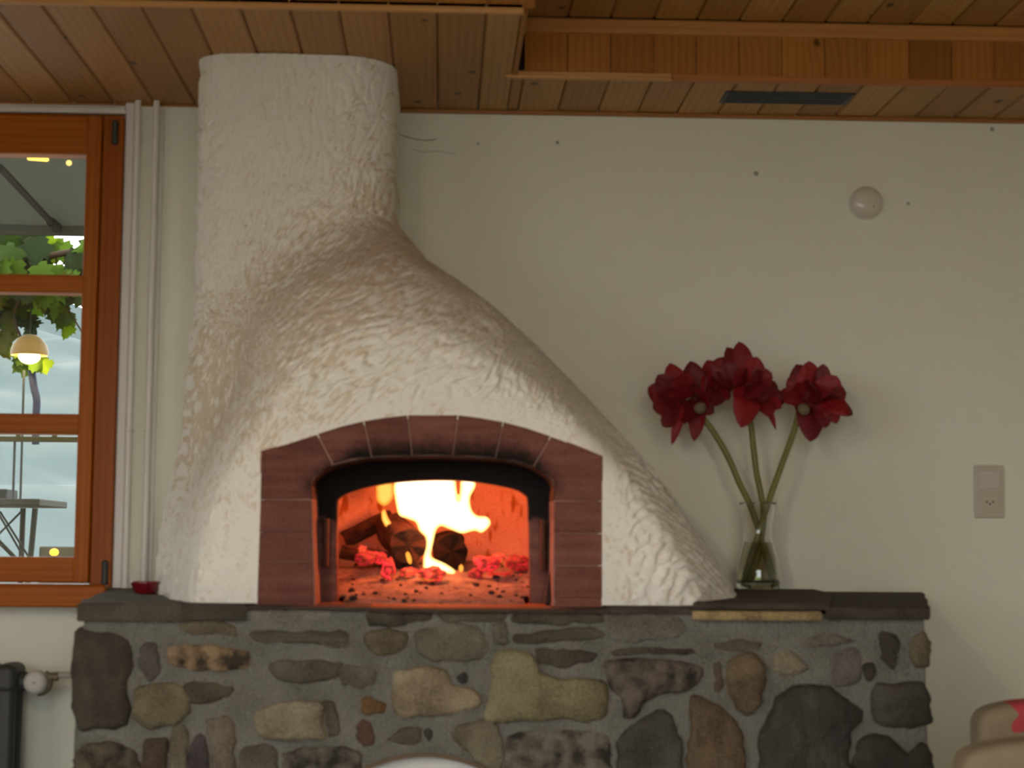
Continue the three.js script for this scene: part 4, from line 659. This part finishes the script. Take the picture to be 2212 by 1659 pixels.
// ------------------------------------------------------------------ small things on and by the oven wall
{
  // dark red glass bowl on the left end of the base
  const z = 0.50, c = P(314, 1286, z), s = (DW - z) / F, y = SHELF + 0.0045;
  const b = thing('glass_bowl', 'small dark red glass bowl on the left end of the stone base', 'bowl', [c.x, y, z]);
  const pr = [[0, 0], [20, 0], [23, 1], [28, 12], [31.5, 22], [32, 26], [30, 26], [29, 21], [25.5, 11], [21, 4], [0, 3]].map(([r, h]) => new THREE.Vector2(r * s, h * s));
  part(b, 'bowl_body', new THREE.LatheGeometry(pr, 48), new THREE.MeshPhysicalMaterial({ color: rgb(0.16, 0.006, 0.012), roughness: 0.12, clearcoat: 0.6 }));
  part(b, 'wax', new THREE.CylinderGeometry(24 * s, 22 * s, 6 * s, 32).translate(0, 8 * s, 0), std({ color: rgb(0.12, 0.006, 0.01), roughness: 0.5 }));
  // smoke detector
  const d = P(1869, 439, 0), R = 37 * DW / F;
  const t = thing('smoke_detector', 'round white smoke detector high on the wall to the right', 'smoke detector', [d.x, d.y, 0]);
  part(t, 'base_plate', new THREE.CylinderGeometry(R, R * 1.0, 0.012, 48).rotateX(Math.PI / 2).translate(0, 0, 0.0065), std({ color: rgb(0.68, 0.64, 0.54), roughness: 0.4 }));
  part(t, 'dome', new THREE.LatheGeometry([[0.001, 0.030], [0.3, 0.0295], [0.62, 0.027], [0.82, 0.022], [0.93, 0.015], [0.95, 0.011]].map(([r, h]) => new THREE.Vector2(r * R, h)), 48).rotateX(Math.PI / 2), std({ color: rgb(0.68, 0.64, 0.54), roughness: 0.16 }));
  part(t, 'status_light', new THREE.SphereGeometry(0.0022, 10, 8).translate(R * 0.35, -R * 0.3, 0.0285), std({ color: rgb(0.3, 0.28, 0.25), roughness: 0.2 }));
  // switch with socket
  const a = P(2102, 1005, 0), e = P(2168, 1119, 0), w = e.x - a.x, h = a.y - e.y;
  const sw = thing('light_switch', 'tall cream light switch with a socket below on the right wall', 'switch', [(a.x + e.x) / 2, (a.y + e.y) / 2, 0]);
  const cream = std({ color: rgb(0.56, 0.51, 0.41), roughness: 0.35 });
  part(sw, 'frame', rbox(-w / 2, w / 2, -h / 2, h / 2, 0.0005, 0.010, 0.004, 3), cream);
  part(sw, 'rocker', rbox(-w * 0.36, w * 0.36, h * 0.06, h * 0.40, 0.004, 0.0135, 0.003).rotateX(0.02), std({ color: rgb(0.60, 0.56, 0.47), roughness: 0.3 }));
  const sk = part(sw, 'socket', rbox(-w * 0.36, w * 0.36, -h * 0.40, -h * 0.02, 0.004, 0.0115, 0.002), cream);
  for (const [x, y] of [[-0.09, -0.2], [0.09, -0.2], [0, -0.24]]) part(sk, 'contact_hole', new THREE.CylinderGeometry(0.0026, 0.0026, 0.003, 12).rotateX(Math.PI / 2).translate(x * w * 1.1, y * h, 0.0106), blackM);
  // old plugs and pins left in the wall
  const spot = std({ color: rgb(0.36, 0.34, 0.28), roughness: 0.7 });
  for (const [x, y, r, label] of [[1204, 308, 4, 'small grey wall plug just under the ceiling edge, left of centre wall'], [1633, 375, 5.5, 'small grey wall plug in the wall above the red flowers'], [1033, 310, 3, 'faint wall plug nearest to the chimney'], [2143, 279, 5, 'small grey wall plug in the top right corner of the wall'], [1962, 440, 3.5, 'faint wall plug right of the smoke detector']])
    solo('wall_plug', label, 'wall plug', new THREE.SphereGeometry(r * DW / F, 14, 8).scale(1, 1, 0.35), spot, [P(x, y, 0).x, P(x, y, 0).y, 0.0005], 'wall plugs');
  for (const [x, y, label] of [[1413, 144, 'bright pin head in the step boards left of the vent'], [1865, 151, 'bright pin head in the step boards above the smoke detector']]) { const p = P(x, y, STEP_ZR + 0.002); solo('pin_head', label, 'pin', new THREE.SphereGeometry(0.0048, 14, 10), std({ color: rgb(0.75, 0.7, 0.62), roughness: 0.35 }), [p.x, p.y, STEP_ZR + 0.003], 'pins in the step boards'); }
}
// radiator below the window, its valve and pipe
{
  const z = 0.13, tp = P(20, 1432, z), rx = P(42, 1550, z).x;
  const r = thing('radiator', 'dark grey cast column radiator under the window at the lower left', 'radiator', [rx, 0, z]);
  for (let i = 0; i < 12; i++) {
    const x = -0.026 - i * 0.055;
    part(r, 'column', mergeGeometries([rbox(x - 0.024, x + 0.024, 0.09, tp.y - 0.012, 0.015, 0.055, 0.018, 3), rbox(x - 0.024, x + 0.024, 0.09, tp.y - 0.012, -0.055, -0.015, 0.018, 3), rbox(x - 0.0265, x + 0.0265, tp.y - 0.07, tp.y, -0.062, 0.062, 0.02, 3), rbox(x - 0.0265, x + 0.0265, 0.06, 0.13, -0.062, 0.062, 0.02, 3)]), ironM);
  }
  const pl = P(40, 1472, z + 0.0);
  part(r, 'end_plug', mergeGeometries([new THREE.CylinderGeometry(0.024, 0.024, 0.018, 8).rotateZ(Math.PI / 2).translate(0.006, pl.y, 0), new THREE.CylinderGeometry(0.017, 0.017, 0.022, 16).rotateZ(Math.PI / 2).translate(0.014, pl.y, 0)]), ironM);
  for (const x of [-0.06, -0.6]) part(r, 'foot', rbox(x - 0.02, x + 0.02, 0.0, 0.08, -0.05, 0.05, 0.006), ironM);
  const v = P(77, 1474, z + 0.03), R = 25 * (DW - z) / F;
  const th = thing('radiator_valve', 'round cream radiator valve with brass body beside the dark radiator', 'valve', [v.x, v.y, z + 0.03]);
  part(th, 'hand_wheel', new THREE.LatheGeometry([[0.001, 0.016], [0.55, 0.016], [0.85, 0.012], [1, 0.004], [1, -0.012], [0.9, -0.018], [0.001, -0.018]].map(([q, h]) => new THREE.Vector2(q * R, h)), 40).rotateX(Math.PI / 2), std({ color: rgb(0.52, 0.50, 0.46), roughness: 0.5 }));
  part(th, 'screw', new THREE.CylinderGeometry(0.004, 0.004, 0.004, 16).rotateX(Math.PI / 2).translate(0, 0, 0.017), std({ color: rgb(0.3, 0.29, 0.27), roughness: 0.4 }));
  const brass = std({ color: rgb(0.16, 0.13, 0.075), roughness: 0.5, metalness: 0.3 });
  part(th, 'valve_body', mergeGeometries([new THREE.TorusGeometry(R * 0.95, 0.0065, 10, 24, 2.6).rotateZ(-1.6).translate(0.004, -0.001, -0.016), new THREE.CylinderGeometry(0.011, 0.011, 0.03, 6).rotateZ(Math.PI / 2).translate(R + 0.006, R * 0.42, -0.02)]), brass);
  const q = P(114, 1458, 0.14), q2 = P(165, 1459, 0.10);
  solo('radiator_pipe', 'thin cream pipe running from the radiator valve into the stone base', 'pipe', tube([q, V((q.x + q2.x) / 2, q.y, 0.135), V(q2.x + 0.06, q2.y - 0.001, 0.12)], 0.0075, 24, 12), std({ color: rgb(0.42, 0.39, 0.31), roughness: 0.5 }));
}
// two upholstered chairs, of which the photograph shows the tops of the backs
{
  const clothT = (red) => tex(512, 512, (u, v) => { const t = 0.04 * tileN(u, v, 90, 90, 111, 2) + 0.03 * tileN(u, v, 6, 6, 112, 3); let c = [0.235 + t, 0.19 + t, 0.122 + t]; if (red) { const d = Math.hypot(u - 0.5, v - 0.55), a = Math.atan2(v - 0.55, u - 0.5), e = 0.16 + 0.045 * Math.cos(5 * a); if (d < e) c = [0.42 + t, 0.05, 0.055]; if (d < 0.07) c = [0.55 + t, 0.30 + t, 0.27 + t]; } return c; }, true);
  const woodM = std({ map: pineT[1], color: rgb(0.5, 0.42, 0.4), roughness: 0.5 });
  const chair = (label, px, py, z, turn, w, red) => {
    const c = P(px, py, z), topY = c.y, o = thing('upholstered_chair', label, 'chair', [c.x, 0, z]); o.rotation.y = turn;
    // back: a rounded padded board, its upper left corner at the origin
    const hB = 0.42, s = new THREE.Shape(), r = 0.045; s.moveTo(0, topY - hB); s.lineTo(0, topY - 0.05); s.bezierCurveTo(0.002, topY - 0.018, 0.02, topY - 0.012, r + 0.03, topY - 0.003); s.quadraticCurveTo(w / 2, topY + 0.012, w - r - 0.03, topY - 0.003); s.bezierCurveTo(w - 0.02, topY - 0.012, w - 0.002, topY - 0.018, w, topY - 0.05); s.lineTo(w, topY - hB);
    const g = new THREE.ExtrudeGeometry(s, { depth: 0.05, bevelEnabled: true, bevelThickness: 0.022, bevelSize: 0.018, bevelSegments: 6, bevelOffset: -0.018, curveSegments: 20 });
    const p = g.attributes.position, uv = new Float32Array(p.count * 2); for (let i = 0; i < p.count; i++) { uv[2 * i] = (p.getX(i) - 0.097) / 0.24 + 0.5; uv[2 * i + 1] = (p.getY(i) - topY + 0.024) / 0.24 + 0.55; } g.setAttribute('uv', new THREE.BufferAttribute(uv, 2));
    part(o, 'backrest', g.translate(0, 0, -0.05), std({ map: clothT(red), roughness: 0.9, bumpMap: wallBump, bumpScale: 0.001 }));
    part(o, 'seat', metreUV(rbox(-0.01, w + 0.01, 0.41, 0.48, 0.03, 0.44, 0.03, 4)), std({ map: clothT(false), roughness: 0.9 }));
    for (const x of [0.02, w - 0.02]) { part(o, 'leg', between(V(x, 0, 0.41), V(x, 0.42, 0.41), 0.014, 0.02, 12), woodM); part(o, 'leg', between(V(x, 0, -0.06), V(x, topY - 0.38, -0.03), 0.016, 0.02, 12), woodM); }
    part(o, 'seat_frame', metreUV(rbox(0, w, 0.375, 0.415, 0.02, 0.43, 0.006)), woodM);
    return o;
  };
  chair('beige upholstered chair back with a red flower pattern, the farther of two', 2110, 1512, 1.30, -0.06, 0.42, true);
  chair('plain beige upholstered chair back in the bottom right corner, nearer and lower', 2074, 1598, 1.72, -0.04, 0.43, false);
}

// ------------------------------------------------------------------ unseen pendants, added out of view as warm fill and for vase glints
function pendant(name, label, pos, power) {
  const l = thing(name, label, 'lamp', pos);
  part(l, 'cord', new THREE.CylinderGeometry(0.004, 0.004, CEIL2 - pos[1], 8).translate(0, (CEIL2 - pos[1]) / 2, 0), blackM);
  part(l, 'lamp_shade', new THREE.LatheGeometry([[0.02, 0.10], [0.06, 0.09], [0.11, 0.05], [0.13, 0.0], [0.127, 0.0], [0.107, 0.048], [0.058, 0.086], [0.02, 0.095]].map((p) => new THREE.Vector2(...p)), 40), std({ color: rgb(0.6, 0.52, 0.38), roughness: 0.5, side: THREE.DoubleSide }));
  part(l, 'bulb', new THREE.SphereGeometry(0.03, 20, 14).translate(0, 0.005, 0), new THREE.MeshStandardMaterial({ color: 0x000000, emissive: rgb(1, 0.72, 0.42), emissiveIntensity: 9 }));
  const p = new THREE.PointLight(rgb(1, 0.76, 0.47), power, 0, 2); p.position.set(0, 0.005, 0); p.castShadow = true; p.shadow.radius = 1.5; l.add(p);
  return l;
}
pendant('unseen_fill_lamp', 'unseen cream dome pendant lamp added as warm fill left of the camera', [-0.6, 2.05, 3.6], LAMP);
pendant('unseen_fill_lamp', 'unseen cream dome pendant lamp added for fill and vase glints right of the camera', [0.45, 2.0, 4.7], LAMP);

// ------------------------------------------------------------------ outside the window
{
  const ground = structure('ground', metreUV(box(-60, 60, -0.5, -0.2, -40, 60)), std({ map: groutT, color: rgb(0.8, 0.8, 0.78), roughness: 0.95 }));
  structure('terrace', metreUV(box(-9, 6, -0.2, -0.05, -6.5, -0.31)), std({ map: groutT, color: rgb(0.9, 0.9, 0.9), roughness: 0.9 }));
  // hazy mountain flank across the valley, real size far away
  const n = 90, m = 60, pos = [], idx = [];
  for (let j = 0; j <= m; j++) for (let i = 0; i <= n; i++) { const x = lerp(-900, 900, i / n), v = j / m, z = -420 - 700 * v, ridge = 0.55 + 0.45 * sstep(300, -500, x); const y = -60 + 250 * v * ridge + 55 * fbm(x / 170, z / 170, 2, 5) * (0.4 + v); pos.push(x, y, z); }
  for (let j = 0; j < m; j++) for (let i = 0; i < n; i++) { const a = j * (n + 1) + i, b = a + 1, c = a + n + 1, d = c + 1; idx.push(a, b, c, b, d, c); }
  const g = new THREE.BufferGeometry(); g.setAttribute('position', new THREE.Float32BufferAttribute(pos, 3)); g.setIndex(idx); g.computeVertexNormals();
  const uv = []; for (let i = 0; i < pos.length; i += 3) uv.push(pos[i] / 400, pos[i + 2] / 400); g.setAttribute('uv', new THREE.Float32BufferAttribute(uv, 2));
  structure('mountain', g, std({ map: tex(512, 512, (u, v) => { const t = tileN(u, v, 5, 5, 121, 5), s = sstep(-0.1, 0.25, t); return [lerp(0.035, 0.055, s), lerp(0.055, 0.07, s), lerp(0.052, 0.06, s)]; }), roughness: 1 }));

  // awning over the terrace: canvas on a front rail with a folding arm
  const zf = -2.5, yF = P(90, 497, zf).y, canvas = new THREE.MeshPhysicalMaterial({ color: rgb(0.055, 0.058, 0.04), roughness: 0.95, transmission: 0.12, thickness: 0, side: THREE.DoubleSide });
  const aw = thing('awning', 'grey green canvas awning over the terrace outside the window', 'awning', [-1.5, yF, zf]);
  const cg = new THREE.PlaneGeometry(4.6, 2.4, 40, 20), cp = cg.attributes.position;
  for (let i = 0; i < cp.count; i++) { const x = cp.getX(i), t = (cp.getY(i) + 1.2) / 2.4; cp.setXYZ(i, x, 0.012 + 0.62 * t - 0.05 * Math.sin(Math.PI * t), 2.12 * t); } cg.computeVertexNormals();
  part(aw, 'canvas', cg, canvas);
  part(aw, 'front_rail', rbox(-2.3, 2.3, -0.022, 0.022, -0.02, 0.02, 0.008), matt({ color: rgb(0.045, 0.047, 0.034), roughness: 0.6 }));
  const armM = matt({ color: rgb(0.012, 0.013, 0.008), roughness: 0.6 });
  const tipA = P(122, 492, zf + 0.05).sub(aw.position), el = P(0, 362, -1.35).sub(aw.position), dirA = el.clone().sub(tipA);
  part(aw, 'folding_arm', mergeGeometries([between(tipA, tipA.clone().addScaledVector(dirA, 1.0), 0.013, 0.013, 10), new THREE.SphereGeometry(0.022, 12, 10).translate(tipA.x, tipA.y, tipA.z), between(tipA, tipA.clone().addScaledVector(dirA, 0.12), 0.022, 0.018, 10)]), armM);
  // two small yellow glowing shapes hung under the awning
  const glow = (name, label, geo, p, c, k, cd) => { const t = thing(name, label, 'lamp', [p.x, p.y, p.z]); part(t, 'bulb', geo, new THREE.MeshStandardMaterial({ color: 0x000000, emissive: rgb(...c), emissiveIntensity: k })); const L = new THREE.PointLight(rgb(...c), cd, 0, 2); L.castShadow = true; L.shadow.radius = 0.5; t.add(L); return t; };
  const p1 = P(82, 343, -1.0); const g1 = glow('glow_strip', 'small glowing yellow tube at the top of the window view', new THREE.CapsuleGeometry(0.007, 0.055, 6, 12).rotateZ(Math.PI / 2 - 0.06), p1, [1, 0.66, 0.10], 2.2, 0.02);
  const yC = (z) => { const t = (z - zf) / 2.12; return yF + 0.012 + 0.62 * t - 0.05 * Math.sin(Math.PI * t); };
  part(g1, 'bracket', rbox(-0.004, 0.004, 0.006, yC(-1.0) - p1.y, -0.004, 0.004, 0.001), armM);
  const p2 = P(149, 352, -1.0); const g2 = glow('glow_dot', 'tiny round yellow glow near the window frame top', new THREE.SphereGeometry(0.0095, 14, 10), p2, [1, 0.75, 0.22], 1.1, 0.01);
  part(g2, 'cord', rbox(-0.0015, 0.0015, 0.009, yC(-1.0) - p2.y, -0.0015, 0.0015, 0.0005), armM);
  // hanging lamp with an amber dome
  const zl = -2.9, lp = P(64, 756, zl), s = (DW - zl) / F, l = thing('hanging_lamp', 'amber dome hanging lamp glowing among the vine leaves outside', 'lamp', [lp.x, lp.y, zl]);
  part(l, 'lamp_shade', new THREE.LatheGeometry([[3, 34], [14, 32], [26, 24], [36, 10], [40, -4], [39, -12], [37.5, -12], [38, -4], [34, 9], [25, 22], [13, 30], [3, 32]].map(([r, h]) => new THREE.Vector2(r * s, h * s)), 40), new THREE.MeshPhysicalMaterial({ color: rgb(0.20, 0.14, 0.012), roughness: 0.75, transmission: 0.45, thickness: 0, side: THREE.DoubleSide }));
  part(l, 'bulb', new THREE.SphereGeometry(21 * s, 24, 16).scale(1.1, 0.78, 1.1).translate(0, -14 * s, 0), new THREE.MeshStandardMaterial({ color: 0x000000, emissive: rgb(1, 0.80, 0.42), emissiveIntensity: 4 }));
  part(l, 'cord', new THREE.CylinderGeometry(0.003, 0.003, 0.5, 8).translate(0, 34 * s + 0.25, 0), armM);
  const ll = new THREE.PointLight(rgb(1, 0.72, 0.34), 0.35, 0, 2); ll.position.set(0, -14 * s, 0); ll.castShadow = true; ll.shadow.radius = 1; l.add(ll);
  // strap and wire hanging from the vine
  solo('hanging_strap', 'grey blue strap hanging below the vine leaves outside', 'strap', tube([P(68, 800, -3), P(73, 835, -3), P(79, 862, -3), P(78, 896, -3), P(77, 960, -3)], 0.0165, 30, 8).scale(1, 1, 1), matt({ color: rgb(0.03, 0.032, 0.055), roughness: 0.8 }));
  for (const [x, label] of [[52, 'thin grey wire hanging outside left of the strap'], [32, 'thin grey wire hanging outside above the box on the stand']]) solo('wire', label, 'wire', between(P(x, x === 52 ? 800 : 952, x === 52 ? -2.95 : -2.6), P(x - (x === 52 ? 8 : 4), 1078, x === 52 ? -2.95 : -2.6), 0.0055, 0.0055, 8), matt({ color: rgb(0.035, 0.04, 0.035), roughness: 0.6 }), [0, 0, 0], 'wires outside the window');
  // handrail with brackets
  const hr = thing('handrail', 'olive metal rail crossing the lowest pane outside', 'railing', [0, 0, 0]), hm = matt({ color: rgb(0.05, 0.042, 0.012), roughness: 0.5 });
  const za = -2.6, yR = P(90, 949, za).y; part(hr, 'rail', rbox(P(-420, 949, za).x, P(430, 949, za).x, yR - 0.011, yR + 0.011, za - 0.012, za + 0.012, 0.004), hm);
  for (const px of [-230, -40, 40, 118, 300, 420]) { const q = P(px, 949, za); part(hr, 'bracket', rbox(q.x - 0.010, q.x + 0.010, yR + 0.005, yR + 0.05, za - 0.01, za + 0.01, 0.003), hm); }
  for (const px of [-420, 430]) { const q = P(px, 949, za); part(hr, 'post', rbox(q.x - 0.02, q.x + 0.02, -0.05, yR + 0.05, za - 0.02, za + 0.02, 0.004), hm); }
  // tall stand with lattice sides
  const zs = -3.3, st = thing('lattice_stand', 'grey metal stand with crossed lattice sides on the terrace outside', 'stand', [0, 0, 0]), sm = matt({ color: rgb(0.02, 0.02, 0.013), roughness: 0.7 });
  const T = (x, y, z = zs) => P(x, y, z), topY = P(60, 1084, zs).y, xr = T(88, 1084).x, xl = T(-190, 1084).x;
  part(st, 'table_top', rbox(xl, xr, topY - 0.018, topY + 0.014, zs - 0.55, zs + 0.02, 0.006), matt({ color: rgb(0.03, 0.03, 0.02), roughness: 0.8 }));
  for (const [a, b, z] of [[76, 66, zs - 0.02], [50, 46, zs - 0.50], [-172, -165, zs - 0.02], [-150, -150, zs - 0.50]]) { const u = T(a, 1098, z), v = T(b, 1205, z); const d = v.clone().sub(u).multiplyScalar((u.y + 0.05) / (u.y - v.y)); part(st, 'leg', between(u, u.clone().add(d), 0.013, 0.013, 10), sm); }
  for (const [x0, x1] of [[-70, 46], [46, -70], [-6, 62], [-62, 52], [0, 74]]) part(st, 'lattice_bar', between(T(x0, 1105, zs - 0.25), T(x1, 1222, zs - 0.25), 0.005, 0.005, 8), sm);
  const bx = T(27, 1068, zs - 0.2); solo('box', 'grey box standing on the lattice stand outside the window', 'box', rbox(-0.34, 0, 0, 0.045, -0.1, 0.1, 0.006), matt({ color: rgb(0.02, 0.022, 0.018), roughness: 0.8 }), [bx.x, topY + 0.0145, zs - 0.2]);
  // low planter wall with shrub and a lantern
  const zp = -4.4, w0 = P(84, 1180, zp), w1 = P(330, 1180, zp);
  solo('parapet', 'dark low parapet wall at the edge of the terrace', 'wall', metreUV(rbox(w0.x, w1.x, -0.06, w0.y, zp - 0.2, zp, 0.01)), std({ map: groutT, color: rgb(0.12, 0.13, 0.08), roughness: 0.9 }));
  const lt = P(117, 1193, zp + 0.07), lan = thing('lantern', 'small lantern glowing yellow in front of the parapet', 'lantern', [lt.x, lt.y, zp + 0.07]);
  part(lan, 'bulb', new THREE.SphereGeometry(0.020, 16, 12).scale(1.2, 1, 1), new THREE.MeshStandardMaterial({ color: 0x000000, emissive: rgb(1, 0.55, 0.05), emissiveIntensity: 1.5 }));
  part(lan, 'post', new THREE.CylinderGeometry(0.012, 0.012, lt.y + 0.03, 10).translate(0, -(lt.y + 0.03) / 2 - 0.018, 0), armM);
  const lq = new THREE.PointLight(rgb(1, 0.6, 0.15), 0.05, 0, 2); lq.castShadow = true; lan.add(lq);

  // vine leaves: lobed, each its own
  const leafShape = () => { const s = new THREE.Shape(), pts = []; const lob = [[0, 0], [0.16, -0.10], [0.36, -0.05], [0.30, 0.10], [0.52, 0.16], [0.46, 0.30], [0.56, 0.42], [0.36, 0.46], [0.34, 0.62], [0.22, 0.60], [0.16, 0.80], [0.07, 0.84], [0, 1.0]]; lob.forEach((p) => pts.push(p)); lob.slice(1, -1).reverse().forEach(([x, y]) => pts.push([-x, y])); s.setFromPoints(pts.map((p) => new THREE.Vector2(...p))); return s; };
  const lg = []; for (let k = 0; k < 3; k++) { const q = new THREE.ShapeGeometry(leafShape()), pp = q.attributes.position; for (let i = 0; i < pp.count; i++) { const x = pp.getX(i), y = pp.getY(i); pp.setZ(i, -0.35 * Math.abs(x) - 0.25 * (y - 0.3) ** 2 + 0.08 * Math.sin(9 * x + k * 2) * (0.4 + y)); } q.computeVertexNormals(); lg.push(q); }
  const lm = [[0.05, 0.095, 0.006], [0.025, 0.05, 0.006], [0.11, 0.17, 0.005], [0.012, 0.024, 0.005], [0.06, 0.06, 0.008]].map((c) => new THREE.MeshPhysicalMaterial({ color: rgb(...c), roughness: 0.75, specularIntensity: 0.12, transmission: 0.4, thickness: 0, side: THREE.DoubleSide }));
  const vine = thing('grapevine', 'leafy green vine hanging under the awning outside the window', 'vine', [0, 0, 0]), r = rng(77);
  const yVine = P(0, 508, -2.75).y;
  part(vine, 'branch', mergeGeometries([tube([P(-900, 540, -2.8), P(-500, 560, -2.9), P(-200, 545, -2.8), P(40, 560, -2.85), P(200, 540, -2.8), P(420, 555, -2.85)], 0.014, 60, 8), tube([P(20, 560, -2.85), P(60, 600, -2.9), P(30, 680, -2.9), P(50, 740, -2.9)], 0.006, 30, 6), tube([P(120, 550, -2.85), P(130, 630, -2.9), P(178, 720, -2.9)], 0.0035, 30, 6)]), matt({ color: rgb(0.03, 0.02, 0.01), roughness: 0.9 }));
  const leaf = (px, py, z, size, m, droop = null) => { const q = P(px, py, z), o = part(vine, 'leaf', lg[Math.floor(r() * 3)], lm[m]); o.position.copy(q); o.scale.setScalar(size * (DW - z) / F); o.rotation.set((r() - 0.5) * 1.1, (r() - 0.5) * 1.2, droop ?? Math.PI + (r() - 0.5) * 2.6); };
  for (let i = 0; i < 90; i++) { const x = -190 + 520 * r(), y = 505 + 110 * r(); leaf(x, y, -2.7 - 0.5 * r(), 62 + 30 * r(), r() < 0.55 ? 3 : r() < 0.5 ? 1 : 0); }
  for (let i = 0; i < 40; i++) { const x = -160 + 300 * r(), y = 600 + 55 * r() - 0.12 * Math.max(0, x); leaf(x, y, -2.7 - 0.4 * r(), 46 + 24 * r(), [1, 4, 0, 4, 3][Math.floor(r() * 5)]); }
  for (const [x, y, s, m] of [[62, 520, 66, 2], [96, 528, 60, 2], [118, 540, 58, 0], [45, 545, 62, 0], [85, 560, 60, 2], [20, 560, 60, 1], [10, 650, 60, 0], [30, 680, 66, 4], [50, 690, 52, 3], [5, 690, 60, 1], [12, 720, 62, 4], [34, 668, 52, 1], [-10, 740, 62, 4], [112, 668, 54, 0], [132, 676, 62, 1], [148, 690, 50, 0], [126, 660, 46, 1], [150, 712, 40, 2], [60, 712, 52, 3], [96, 650, 50, 4], [60, 778, 54, 1], [84, 776, 56, 0], [44, 772, 50, 0], [68, 790, 52, 0], [90, 792, 42, 2], [34, 760, 42, 2]]) leaf(x, y - 14, -2.98 - 0.06 * r(), s, m, Math.PI + (r() - 0.5) * 1.3);
}

scene.traverse((o) => { if (o.isMesh && o.castShadow !== false) { o.castShadow = true; o.receiveShadow = true; } });
renderer.render(scene, camera);
